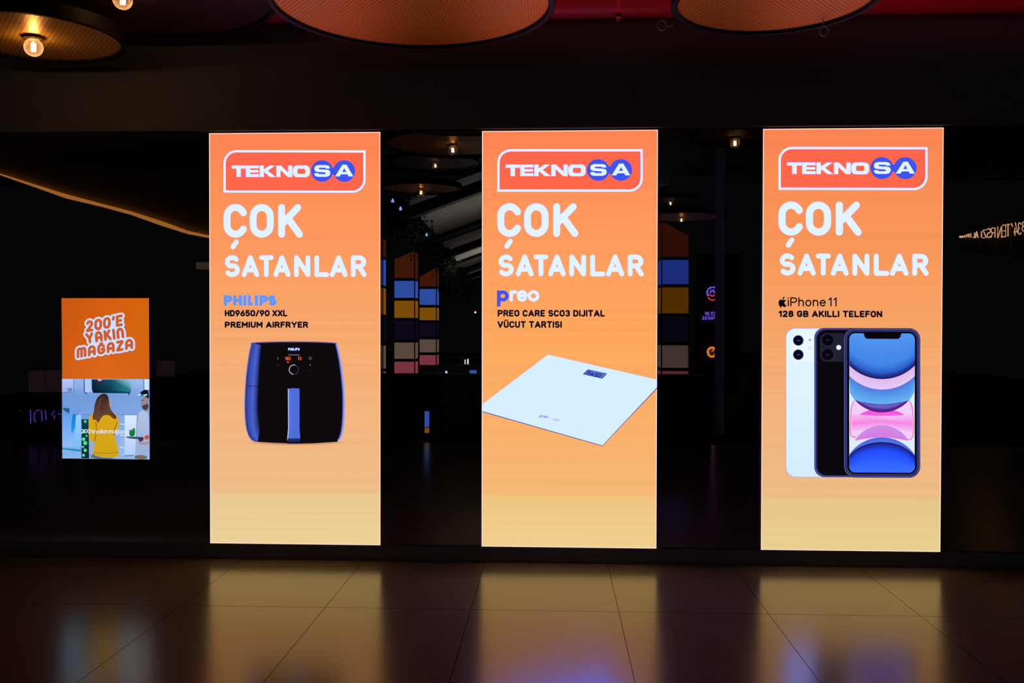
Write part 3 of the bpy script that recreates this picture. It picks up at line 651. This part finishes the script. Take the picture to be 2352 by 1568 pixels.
q = Pic(shv, 3); q.poly(A([(266, 1150), (330, 1150), (335, 1503), (266, 1503)]), V_(8, 60, 70), V_(6, 40, 60))
for bx, by, br in ((285, 1330, 16), (300, 1365, 18), (290, 1260, 14), (312, 1300, 9), (300, 1430, 15), (285, 1475, 13), (300, 1170, 12), (280, 1400, 10)): q.disc(*A1(bx, by), br/3.92, V_(90, 214, 120))
q.build('plant_display', film)
q = Pic(shv, 4)       # person in the yellow hoodie
q.poly(A(soft([(345, 1440), (420, 1494), (560, 1496), (560, 1506), (340, 1506)])), V_(90, 110, 120))
q.poly(A(soft([(345, 1108), (400, 1090), (440, 1080), (540, 1080), (590, 1110), (606, 1180), (600, 1240), (560, 1290), (590, 1380), (602, 1440), (598, 1494), (520, 1492), (372, 1484), (376, 1420), (390, 1350), (336, 1352), (330, 1240), (333, 1150)])), V_(216, 160, 20), V_(206, 160, 24))
q.stroke(A([(398, 1180), (404, 1250), (388, 1340)]), 2.2, V_(150, 104, 14)); q.stroke(A([(374, 1446), (480, 1458), (600, 1448)]), 1.2, V_(160, 112, 14)); q.stroke(A([(585, 1180), (566, 1236), (560, 1290)]), 2.2, V_(150, 100, 14)); q.poly(A(soft([(336, 1350), (376, 1352), (366, 1480), (350, 1490)])), V_(150, 170, 190))
wm = q.build('person', film, 'person with long brown hair in a yellow hoodie, seen from behind')
q = Pic(shv, 5); q.poly(A(soft([(512, 960), (530, 985), (538, 1015), (528, 1045), (505, 1050), (500, 970)])), V_(190, 150, 140))
q.poly(A(soft([(440, 925), (470, 916), (500, 924), (515, 965), (520, 1030), (540, 1080), (585, 1120), (580, 1150), (545, 1140), (520, 1110), (470, 1110), (440, 1140), (418, 1192), (400, 1150), (372, 1160), (366, 1120), (380, 1080), (385, 1020), (405, 960)])), V_(40, 30, 30), V_(110, 70, 48)); q.stroke(A([(440, 960), (420, 1040), (412, 1110)]), 3, V_(92, 66, 50)); q.stroke(A([(500, 1000), (520, 1070), (560, 1120)]), 3, V_(96, 66, 46)); q.stroke(A(soft([(470, 930), (452, 1000), (446, 1080), (450, 1085), (458, 1000)])), 1.5, V_(70, 48, 40)); q.stroke(A([(540, 1085), (560, 1110), (572, 1140)]), 2.2, V_(66, 44, 34)); q.build('hair', wm)
q = Pic(shv, 6)       # person with tray
q.poly(A(soft([(748, 1470), (850, 1470), (870, 1508), (744, 1508)])), V_(120, 104, 80)); q.poly(A(soft([(790, 1080), (830, 1066), (876, 1080), (876, 1470), (760, 1466), (758, 1300), (764, 1180), (776, 1110)])), V_(176, 190, 214), V_(150, 170, 200)); q.stroke(A([(776, 1120), (764, 1220), (762, 1300)]), 1.5, V_(120, 140, 170))
q.poly(A(soft([(804, 960), (840, 940), (872, 960), (876, 1060), (850, 1086), (830, 1066), (812, 1030), (800, 1020), (806, 1000)])), V_(150, 128, 132)); q.poly(A(soft([(808, 1030), (830, 1022), (866, 1000), (872, 1050), (845, 1066), (822, 1058)])), V_(70, 60, 66)); q.stroke(A([(808, 978), (828, 974)]), 1.2, V_(40, 34, 40))
q.poly(A(soft([(775, 1340), (830, 1360), (876, 1340), (876, 1376), (820, 1380), (780, 1366)])), V_(170, 140, 140)); q.poly(A(soft([(832, 1300), (876, 1282), (876, 1330), (836, 1330)])), V_(204, 80, 50))
mm = q.build('person', film, 'person in a grey shirt holding a tray, at the picture edge')
q = Pic(shv, 7); q.poly(A(soft([(792, 915), (815, 890), (845, 882), (874, 890), (876, 975), (862, 950), (830, 940), (800, 940)])), V_(18, 16, 24)); q.build('hair', mm)
q = Pic(shv, 8); q.stroke(A([(780, 928), (808, 926), (830, 934), (855, 926)]), 3.6, V_(190, 206, 236)); q.disc(*A1(815, 930), 2.6, V_(40, 70, 140)); q.build('goggles', mm)
q = Pic(shv, 8); q.poly(A(soft([(700, 1240), (720, 1246), (744, 1222), (752, 1230), (752, 1300), (700, 1302)])), V_(20, 140, 70), V_(10, 110, 50)); q.poly(A(soft([(655, 1300), (820, 1306), (808, 1326), (690, 1322)])), V_(60, 100, 120), V_(30, 60, 80)); q.poly(A(soft([(770, 1318), (822, 1300), (832, 1330), (800, 1356)])), V_(60, 50, 90)); q.build('tray', film)
q = Pic(shv, 10); a, b = A([(268, 1238), (690, 1276)]); write(q, "200'e yakın mağaza.", a[0], a[1], b[0], b[1], 1.35, V_(220, 234, 250), gap=.24, space=.42); q.build('subtitle', film)

# ------------------------------------------------------------------ hanging disc lamps
def bulb_parts(root, zp, power, lit=True, flange=True):
    """socket flange, glass globe with filament and the lamp's own light, below the sheet at height zp above the root"""
    if flange:
        bm = bmesh.new(); add_lathe(bm, [(0, 0), (.025, 0), (.05, -.004), (.064, -.014), (.064, -.017), (.05, -.009), (.026, -.008), (.026, -.024), (0, -.024)], 28); from_bm('bulb_socket', bm, MBRASS, root, (0, 0, zp), True)
    zc = zp-.068; R = .058
    bm = bmesh.new(); add_lathe(bm, [(.028, .058)] + [(R*math.sin(t), R*.98*math.cos(t)) for t in [.5+(PI-.5)*i/16 for i in range(1, 16)]] + [(0, -R*.98)], 28); g = from_bm('bulb_glass', bm, MBULB, root, (0, 0, zc), True)
    bm = bmesh.new()
    for k in range(5): a = 2*PI*k/5; add_tube(bm, [(.012*math.cos(a), .012*math.sin(a), -.026), (.012*math.cos(a+.5), .012*math.sin(a+.5), .024)], .004, 6)
    o = from_bm('filament', bm, MFIL, g)
    l = lamp('bulb_light', 'POINT', (0, 0, zc), power, (1.0, 0.6, 0.28), 0.015); l.parent = root

def disc_lamp(x, y, z, R, label, power=1.2, mat=None, lit=True, name='disc_lamp', rods=(.4, 2.5, 4.6)):
    root = empty(name, (x, y, z), label, 'ceiling lamp', 'hanging disc lamps')
    bm = bmesh.new(); add_lathe(bm, [(0, 0), (R, 0), (R, .006), (0, .006)], 96); from_bm('perforated_sheet', bm, mat or MPERF, root, (0, 0, 0))
    bm = bmesh.new(); add_lathe(bm, [(R-.002, .008), (R-.002, -.012), (R+.004, -.018), (R+.03, -.018), (R+.036, -.012), (R+.036, .07), (R+.028, .076), (R-.002, .076), (R-.002, .008)], 96); from_bm('rim', bm, MRIM, root, None, False)
    for a in rods:
        bm = bmesh.new(); add_tube(bm, [((R+.015)*math.cos(a), (R+.015)*math.sin(a), .07), ((R+.015)*math.cos(a), (R+.015)*math.sin(a), 5.2-z)], .004, 6); from_bm('hanging_rod', bm, MRIM, root)
    if lit: bulb_parts(root, 0, power)
    return root

def loop_cable(root, cx, cz, yy, r, tail):
    bm = bmesh.new(); add_tube(bm, [(cx+r*math.cos(2*PI*i/24), yy, cz+r*1.15*math.sin(2*PI*i/24)) for i in range(24)], .0035, 6, True)
    add_tube(bm, tail, .003, 6); return from_bm('cable_loop', bm, MGREY, root)

disc_lamp(-3.33, -0.875, 3.55, 0.522, 'amber perforated disc lamp with glowing globe bulb, left above the small video screen', 2.3, MAMB, rods=(2.2, 3.0, 3.9))
disc_lamp(-2.623, -1.137, 3.75, 0.885, 'dark disc lamp cut by the top edge, behind the amber disc with the bulb', 1.0, MDARK)
disc_lamp(-0.815, -1.377, 3.55, 0.785, 'largest orange perforated disc, hanging above left and middle tall screens', 0, None, False)
d3 = disc_lamp(1.251, -1.347, 3.55, 0.547, 'smaller orange perforated disc hanging between middle and right tall screens', 0, None, False)
p = on_y(1520, 58, -1.1); c = p-d3.location
loop_cable(d3, c.x, c.z, c.y, .026, [(c.x+.027, c.y, c.z-.004), (c.x+.06, c.y, c.z-.006), (c.x+.09, c.y-.0, .0), (c.x+.11, c.y-.06, .05)])
p = on_y(1893, 72, -1.0); c = p-d3.location
loop_cable(d3, c.x, c.z, c.y, .026, [(c.x, c.y, c.z+.03), (c.x-.02, c.y-.02, .02), (c.x-.05, c.y-.1, .06)])

# red fire main with its sprinkler drop
bm = bmesh.new(); add_tube(bm, [(-9, -0.2, 3.99), (9, -0.2, 3.99)], .14, 40)
tag(from_bm('fire_pipe', bm, MRED, None, None, True), 'thick red pipe running along the top of the dark fascia', 'pipe')
p = on_y(1420, 44, -0.42)
root = empty('sprinkler', (p.x, p.y, p.z), 'small red sprinkler head hanging in front of the red pipe', 'sprinkler')
bm = bmesh.new(); add_tube(bm, [(0, 0, .02), (0, 0, 5.2-p.z)], .016, 12); from_bm('drop_pipe', bm, MRED, root, None, True)
bm = bmesh.new(); add_lathe(bm, [(0, .03), (.022, .03), (.026, .012), (.018, 0), (.008, -.006), (.008, -.016), (0, -.016)], 16); from_bm('nozzle', bm, MBRASS, root, None, True)

# ------------------------------------------------------------------ the hall behind the photographer, seen mirrored in the glass
RF = 0.16
def glow(name, r, g, b, k=1.0): return emit(name, tuple(q*k/RF for q in L(r, g, b)), 1.0)
CP = [('orange', glow('orange_panel', 60, 22, 6)), ('blue', glow('blue_panel', 44, 76, 158)), ('yellow', glow('yellow_panel', 122, 76, 8)), ('navy', glow('navy_panel', 14, 8, 24)), ('cream', glow('cream_panel', 88, 70, 60)), ('pink', glow('pink_panel', 118, 52, 62))]

CPD = [('orange', glow('dim_orange_panel', 44, 14, 4)), ('blue', glow('dim_blue_panel', 27, 44, 118)), ('yellow', glow('dim_yellow_panel', 78, 45, 4)), ('navy', glow('dim_navy_panel', 8, 5, 16)), ('cream', glow('dim_cream_panel', 66, 50, 46)), ('pink', glow('dim_pink_panel', 84, 36, 46))]

def striped_column(px0, px1, depth, bands, slant, label, panels=None):
    """square column of backlit panels; bands are the heights where the panels meet"""
    a = behind(px0, 700, depth); b = behind(px1, 700, depth); wd = b.x-a.x; dp = wd
    zs = [behind(px0, q_, depth).z for q_ in bands]; ztop2 = behind(px1, slant, depth).z
    root = empty('striped_column', ((a.x+b.x)/2, a.y-dp/2, 0), label, 'column', 'backlit striped columns')
    h = wd/2; yf = dp/2
    bm = bmesh.new(); add_box(bm, -h, h, -yf, yf-.02, 0, min(zs[0], ztop2)-.02); from_bm('core', bm, MBLACK, root)
    fr = .02*depth/20+.02
    for (nm, mt), zt, zb in zip(panels or CP, zs, zs[1:]+[max(0.03, 0)]):
        bm = bmesh.new(); zl, zr = (zt, ztop2) if nm == 'orange' else (zt, zt)
        for y0, y1, x0, x1 in ((yf-.01, yf+.01, -h+fr*.6, h-fr*.6),):
            v = [bm.verts.new(c_) for c_ in ((x0, y1, zb+fr), (x1, y1, zb+fr), (x1, y1, zr-fr), (x0, y1, zl-fr), (x0, y0, zb+fr), (x1, y0, zb+fr), (x1, y0, zr-fr), (x0, y0, zl-fr))]
            for f in ((0, 1, 2, 3), (7, 6, 5, 4), (0, 4, 5, 1), (1, 5, 6, 2), (2, 6, 7, 3), (3, 7, 4, 0)): bm.faces.new([v[i] for i in f])
        for sx in (-1, 1): add_box(bm, sx*h-.01, sx*h+.01, -yf+fr, yf-fr*1.5, zb+fr, (zl if sx < 0 else zr)-fr)
        bmesh.ops.recalc_face_normals(bm, faces=bm.faces[:])
        from_bm(nm+'_panel', bm, mt, root)
    return root
striped_column(904, 953, 33, [592, 641.5, 687, 733, 783, 827], 573, 'striped backlit column mirrored left of the middle screen, nearer of the pair')
striped_column(962, 1003, 41, [633, 660.5, 703, 738, 776, 812], 612, 'striped backlit column mirrored left of the middle screen, farther of the pair')
striped_column(842, 879.5, 30, [556, 592, 658, 725, 790, 850], 545, 'striped backlit column mirrored beside the left tall screen, mostly hidden')
striped_column(1519, 1583, 26, [505, 593, 656, 723, 789, 848], 538, 'striped backlit column mirrored right of the middle tall screen', CPD)

for px, py, z, R, lb in ((1040, 347, 3.9, .8, 'disc lamp mirrored highest in the glass left of the middle screen'), (1000, 382, 4.9, .8, 'disc lamp mirrored second highest in the glass left of the middle screen'), (967, 444, 4.0, .64, 'disc lamp mirrored lowest in the glass left of the middle screen'), (1565, 507, 4.0, .85, 'disc lamp mirrored lowest in the glass right of the middle screen'), (1540, 468, 4.6, .6, 'disc lamp mirrored second lowest in the glass right of the middle screen'), (1688, 331, 3.9, .5, 'disc lamp mirrored highest in the glass, beside the right tall screen')):
    dr = ray(px, py); t = (z-.08-CAM.z)/dr.z; p = CAM+dr*t
    disc_lamp(p.x, 2*GLASS_Y-p.y, z, R, lb, 1.0, MAMB if (px, py) in ((967, 444), (1565, 507), (1040, 347)) else MDARK)

# low dark counter just behind the photographer, with one lit panel on its face
xr = behind(1640, 862, 14.3).x; yc = behind(1200, 862, 14.3).y
xl = behind(470, 862, 14.3).x; hc = (xr-xl)/2
ct = empty('counter', (xr-hc, yc-.3, 0), 'long dark counter mirrored low in the glass', 'counter')
bm = bmesh.new(); add_box(bm, -hc+.03, hc-.03, -.26, .26, 0, .96); from_bm('body', bm, MBLACK, ct)
bm = bmesh.new(); add_box(bm, -hc, hc, -.3, .3, .96, behind(1200, 862, 14.3).z); from_bm('worktop', bm, MBLACK, ct)
a = behind(975, 944, 14.28); b = behind(985.5, 982, 14.28); c = behind(985, 994, 14.28)
ls = empty('light_box', ((a.x+b.x)/2, yc-.02, c.z-.02), 'narrow blue and amber light box on the dark counter', 'light box')
bm = bmesh.new(); add_box(bm, -.04, .04, -.02, .02, 0, a.z-c.z+.04); from_bm('case', bm, MBLACK, ls)
bm = bmesh.new(); add_box(bm, -.035, .035, .015, .03, b.z-c.z+.025, a.z-c.z+.02); from_bm('blue_panel', bm, CP[1][1], ls)
bm = bmesh.new(); add_box(bm, -.035, .035, .015, .03, .02, b.z-c.z+.012); from_bm('amber_panel', bm, CP[2][1], ls)

# pale pillar
a = behind(1643.5, 700, 15.1); b = behind(1665, 700, 15.1)
bm = bmesh.new(); add_box(bm, a.x, b.x, a.y-.06, a.y, 0, 5.15); tag(from_bm('pillar', bm, MPILLAR), 'slim pale grey pillar mirrored right of the middle tall screen', 'pillar'); bpy.data.objects['pillar']['kind'] = 'structure'

# slatted gable roof of the hall
E0 = behind(930, 458, 20); E1 = behind(1092, 650, 62)
def roof_pt(t, s): e = E0+(E1-E0)*t; return Vector((e.x+s, e.y, e.z+s*.36))
def roof_t(px):
    lo, hi = 0.0, 1.0
    for _ in range(40):
        m_ = (lo+hi)/2; e = E0+(E1-E0)*m_; v_ = Vector((e.x, 2*GLASS_Y-e.y, e.z))-CAM
        if 1176+F_PX*v_.dot(RIGHT)/v_.dot(FWD) < px: lo = m_
        else: hi = m_
    return lo
bm = bmesh.new()
for k in range(150):
    t0 = (k/150)**1.3; t1 = ((k+.72)/150)**1.3
    v = [bm.verts.new(roof_pt(t, s_)+Vector((0, 0, dz))) for dz in (0, .03) for t, s_ in ((t0, 0), (t1, 0), (t1, 9), (t0, 9))]
    for f in ((0, 1, 2, 3), (7, 6, 5, 4), (0, 4, 5, 1), (1, 5, 6, 2), (2, 6, 7, 3), (3, 7, 4, 0)): bm.faces.new([v[i] for i in f])
struct(from_bm('ceiling_slats', bm, MROOF))
for k, px in enumerate((945, 1000, 1030, 1050, 1064, 1076, 1085)):
    t = roof_t(px); bm = bmesh.new(); add_tube(bm, [roof_pt(t, -.2)-Vector((0, 0, .14)), roof_pt(t, 9)-Vector((0, 0, .14))], .13, 8)
    struct(from_bm('trim_%d' % (k+2), bm, MBLACK))
# greenery hanging along the eave
bm = bmesh.new()
for k in range(5200):
    t = rnd.random(); t = t**1.7; p = roof_pt(t, -.25+rnd.gauss(0, .18)) + Vector((0, 0, .1-abs(rnd.gauss(0, .3))))
    u = Vector((rnd.uniform(-1, 1), rnd.uniform(-1, 1), rnd.uniform(-1, 1))).normalized()*.06; v_ = u.cross(Vector((rnd.uniform(-1, 1), rnd.uniform(-1, 1), rnd.uniform(-1, 1)))).normalized()*.028
    bm.faces.new([bm.verts.new(q_) for q_ in (p-u, p+v_, p+u, p-v_)])
tag(from_bm('hanging_greenery', bm, MLEAF), 'dark greenery hanging along the eave of the slatted roof, mirrored in the glass', 'plant', kind='stuff')
# blue pendant drops
MDROP = glow('drop_glow', 120, 150, 230)
for px, py, lb in ((902, 460, 'upper blue drop light mirrored among the greenery'), (920, 478, 'middle blue drop light mirrored among the greenery'), (980, 538, 'lower blue drop light mirrored among the greenery')):
    p = behind(px, py, 19 if px < 950 else 23); root = empty('drop_light', p, lb, 'pendant lamp', 'blue drop lights')
    bm = bmesh.new(); add_lathe(bm, [(0, .04), (.015, .03), (.035, -.03), (0, -.05)], 10); from_bm('shade', bm, MDROP, root)
    bm = bmesh.new(); add_tube(bm, [(0, 0, .03), (0, 0, 1.6)], .004, 5); from_bm('cord', bm, MBLACK, root)
# track spotlights
MSPOT = glow('spot_glow', 250, 190, 140, 1.5)
for k, (px, py, dd) in enumerate(((1014, 662, 30), (1031, 670, 33), (1046, 664, 36), (1066, 676, 42), (1076, 690, 48), (1091, 713, 52))):
    p = behind(px, py, dd); root = empty('spotlight', p, ('lit track spotlight mirrored beside the middle tall screen' if k == 5 else 'black track spotlight mirrored left of the middle screen, %s of the row' % ('nearest', 'second', 'third', 'fourth', 'fifth')[k]), 'spotlight', 'track spotlights')
    bm = bmesh.new(); add_tube(bm, [(0, -.12, .08), (.03, .16, -.1)], .11, 12); from_bm('head', bm, MRIM, root)
    bm = bmesh.new(); add_tube(bm, [(0, 0, .1), (0, 0, .7)], .015, 6); from_bm('stem', bm, MRIM, root)
    if k == 5: bm = bmesh.new(); add_tube(bm, [(.03, .17, -.1), (.032, .18, -.105)], .06, 12); from_bm('lens', bm, MSPOT, root)
# small lit shop signs far away
for px0, py0, px1, py1, dd, c_, lb in ((1009, 857, 1013, 861, 31, (130, 110, 230), 'violet sign mirrored low in the far hall'), (1023, 852, 1027, 861, 31, (190, 200, 250), 'white sign mirrored low in the far hall'), (1067, 826, 1069, 836, 44, (220, 225, 245), 'thin white sign mirrored left of a twin in the far hall'), (1073, 824, 1076, 836, 44, (225, 205, 240), 'thin white sign mirrored right of a twin in the far hall'), (1079, 850, 1094, 858, 31, (40, 84, 160), 'blue sign mirrored low beside the middle screen')):
    a = behind(px0, py0, dd); b = behind(px1, py1, dd); bm = bmesh.new(); add_box(bm, a.x, b.x, a.y-.08, a.y, b.z, a.z); tag(from_bm('shop_sign', bm, glow('sign_glow', *c_)), lb, 'sign', 'far shop signs')

# neon signs on a dark sign wall behind the pillar
DS = 24
def neon(name, strokes, r, mat, label, cat, parent=None):
    bm = bmesh.new()
    for s in strokes: add_tube(bm, [tuple(q_) for q_ in s], r, 6)
    o = from_bm(name, bm, mat, parent)
    return tag(o, label, cat) if label else o
VIO = glow('violet_neon', 128, 92, 255, 1.4); REDN = glow('red_neon', 240, 50, 40, 1.2); AMB = glow('amber_neon', 220, 120, 30, 1.2)
def N4(pts): return [behind(1590+a/7.84, 640+b/7.84, DS) for a, b in pts]
pw = behind(1700, 750, DS); bm = bmesh.new(); add_box(bm, behind(1600, 750, DS).x, behind(1700, 750, DS).x, pw.y-.3, pw.y-.1, 0, 3.6); tag(from_bm('sign_wall', bm, MINT), 'dark partition carrying the neon signs, mirrored behind the pale pillar', 'partition')
root = empty('neon_sign', N4([(365, 300)])[0], 'violet and red doughnut neon mirrored beside the pale pillar', 'neon sign', 'neon food signs')
def rel(L_): return [[q_-root.location for q_ in s] for s in L_]
neon('icing_tube', rel([N4(arc(365, 250, 100, 100, 150, 390, 24)+[(450, 300), (430, 285), (410, 290)]), N4([(275, 300), (290, 305), (300, 285), (315, 290)]), N4(arc(365, 260, 40, 45, 180, 360, 12)), N4([(330, 178), (338, 186)]), N4([(375, 195), (383, 202)]), N4([(315, 210), (325, 216)]), N4([(285, 235), (288, 246)])]), .012, VIO, None, None, root)
neon('dough_tube', rel([N4(arc(365, 280, 90, 105, 20, 150, 18)), N4(arc(365, 270, 38, 42, 20, 160, 8))]), .013, REDN, None, None, root)
root = empty('neon_sign', N4([(355, 1320)])[0], 'amber pizza neon mirrored low beside the pale pillar', 'neon sign', 'neon food signs')
neon('crust_tube', rel([N4(ell(355, 1320, 84, 92, 32)[0:30]), N4(ell(355, 1320, 66, 72, 32)[0:28]), N4([(360, 1310), (410, 1265), (385, 1240), (360, 1310)])]), .012, AMB, None, None, root)
neon('topping_tube', rel([N4([(a, b), (a+6, b+5)]) for a, b in ((330, 1290), (345, 1275), (325, 1330), (350, 1350), (380, 1340), (310, 1315), (355, 1380), (395, 1325), (340, 1310))]), .009, glow('topping_neon', 150, 130, 60), None, None, root)
def neon_text(text, xr_, xl_, yt, yb, depth):
    st_, wd = layout(text, .35, .6); return [[behind(xr_+(xl_-xr_)*a/wd, yb+(yt-yb)*b, depth) for a, b in s] for s in st_]
root = empty('neon_sign', behind(1628, 733, DS), 'violet two-line word neon mirrored beside the pale pillar', 'neon sign', 'neon food signs')
neon('upper_lettering', rel(neon_text('ICE OF', 1644, 1618.5, 716.5, 723.5, DS)), .0065, VIO, None, None, root)
neon('lower_lettering', rel(neon_text('PINESS', 1643, 1613.5, 727, 733.5, DS)), .0065, VIO, None, None, root)

# violet script neon, far left, on a low dark board
a = behind(20, 926, 14.0); b = behind(215, 926, 14.0)
bm = bmesh.new(); add_box(bm, a.x, b.x, a.y-.1, a.y, 0, a.z); tag(from_bm('sign_board', bm, MINT), 'low dark board carrying the violet script, mirrored beside the small video screen', 'board')
def N7(pts): return [behind(20+a/11.76, 900+b/11.76, 13.95) for a, b in pts]
DIMV = glow('dim_violet_neon', 70, 36, 130, 1.2)
bm = bmesh.new()
for s in ([(585, 480), (600, 855)], [(850, 490), (760, 495), (700, 560), (680, 670), (700, 770), (725, 820)], [(885, 485), (900, 790)], [(990, 500), (1015, 755)], [(1230, 510), (1160, 625)], [(1235, 620), (1235, 730)], [(1330, 595), (1490, 595)], [(1900, 575), (2090, 560)], [(305, 495), (315, 490)]): add_tube(bm, N7(s), .0075, 6)
tag(from_bm('neon_script', bm, DIMV), 'faint violet script neon mirrored beside the small video screen', 'neon sign')

# curved cove light, upper left
CV = [(-30, 394), (0, 402), (80, 430), (150, 455), (230, 474), (300, 493), (370, 518), (430, 537), (490, 548)]
pts = [behind(a, b, 20-.5*i) for i, (a, b) in enumerate(CV)]
bm = bmesh.new(); vs = []
for i, p in enumerate(pts):
    t_ = (0, .4, .7, 1.0, .75, .8, 1.0, .7, .45)[i]*.085
    vs.append([bm.verts.new(p+Vector((0, dy, dz))) for dy, dz in ((0, 0), (0, t_), (-.06, t_), (-.06, 0))])
for A_, B_ in zip(vs, vs[1:]):
    for k in range(4): bm.faces.new((A_[k], A_[(k+1) % 4], B_[(k+1) % 4], B_[k]))
tag(from_bm('cove_light', bm, glow('cove_glow', 150, 92, 36)), 'thin warm curved cove light mirrored above the small video screen', 'cove light')
bm = bmesh.new(); vs = [[bm.verts.new(p+Vector((0, dy, dz))) for dy, dz in ((-.09, -.0), (-.09, .9), (-.3, .9), (-.3, 0))] for p in pts]
for A_, B_ in zip(vs, vs[1:]):
    for k in range(4): bm.faces.new((A_[k], A_[(k+1) % 4], B_[(k+1) % 4], B_[k]))
struct(from_bm('ceiling_bulkhead', bm, pbr('bulkhead_paint', (.25, .2, .15), .8)))
# dim pink lit boxes low left
for a0, b0, a1, b1, lb in ((65, 852, 100, 902, 'dim pink light box mirrored left of the small video screen, outer of two'), (106, 850, 138, 900, 'dim pink light box mirrored left of the small video screen, inner of two'), (360, 828, 398, 864, 'dim pink light box mirrored right of the small video screen'), (450, 602, 480, 618, 'small grey light box mirrored high beside the left tall screen')):
    a = behind(a0, b0, 24); b = behind(a1, b1, 24); bm = bmesh.new(); add_box(bm, a.x, b.x, a.y-.1, a.y, b.z, a.z); tag(from_bm('light_box', bm, glow('dim_pink', *((22, 14, 14) if b0 > 700 else (46, 36, 30)))), lb, 'light box', 'dim light boxes')

# amber cut-out lettering on a fascia, far right
P0 = behind(2356, 545, 15); P1 = behind(2200, 547, 34)
AMBER = glow('amber_letters', 200, 150, 104)
root = empty('shop_lettering', behind(2280, 546, 24), 'row of amber capital letters mirrored at the far right edge', 'sign')
def fx(px): return 15+19*(2358-px)/155
for ch, a0, a1, b0, b1 in (('B', 2295, 2400, 400, 690), ('3', 2165, 2260, 430, 790), ('4', 2030, 2140, 430, 830), ("'", 1965, 2010, 450, 900), ('T', 1800, 1900, 480, 860), ('E', 1680, 1775, 505, 865), ('N', 1525, 1650, 545, 900), ('R', 1310, 1440, 590, 890), ('S', 1200, 1300, 610, 890), ('Z', 1065, 1170, 650, 905), ('İ', 1000, 1035, 690, 895), ('A', 825, 910, 705, 895), ('L', 755, 800, 735, 890), ('I', 640, 715, 760, 890), ('P', 585, 625, 790, 890), ('I', 530, 560, 800, 890), ('N', 430, 490, 830, 890), ('E', 330, 400, 850, 890)):
    wd, st_ = GL[ch]; bm = bmesh.new()
    for s_ in st_:
        pp = []
        for a, b in s_:
            px = 2180+(a1-(a/wd if wd else .5)*(a1-a0))/13.67; py = 480+(b1+(b0-b1)*b)/13.67; pp.append(behind(px, py, fx(px))-root.location)
        if (pp[0]-pp[-1]).length > .002 or len(pp) > 3: add_tube(bm, pp, .00055*fx(2180+a1/13.67), 6)
    from_bm('letter', bm, AMBER, root)
bm = bmesh.new(); vs = []
for t_ in (0, .5, 1):
    p = behind(2358+(2203-2358)*t_, 550, 15+19*t_); vs.append([bm.verts.new(p+Vector((dx, 0, dz))) for dx, dz in ((.2, -.4), (.2, .5), (.5, .5), (.5, -.4))])
for A_, B_ in zip(vs, vs[1:]):
    for k in range(4): bm.faces.new((A_[k], A_[(k+1) % 4], B_[(k+1) % 4], B_[k]))
tag(from_bm('sign_fascia', bm, MINT), 'dark fascia behind the amber letters at the far right edge', 'fascia')
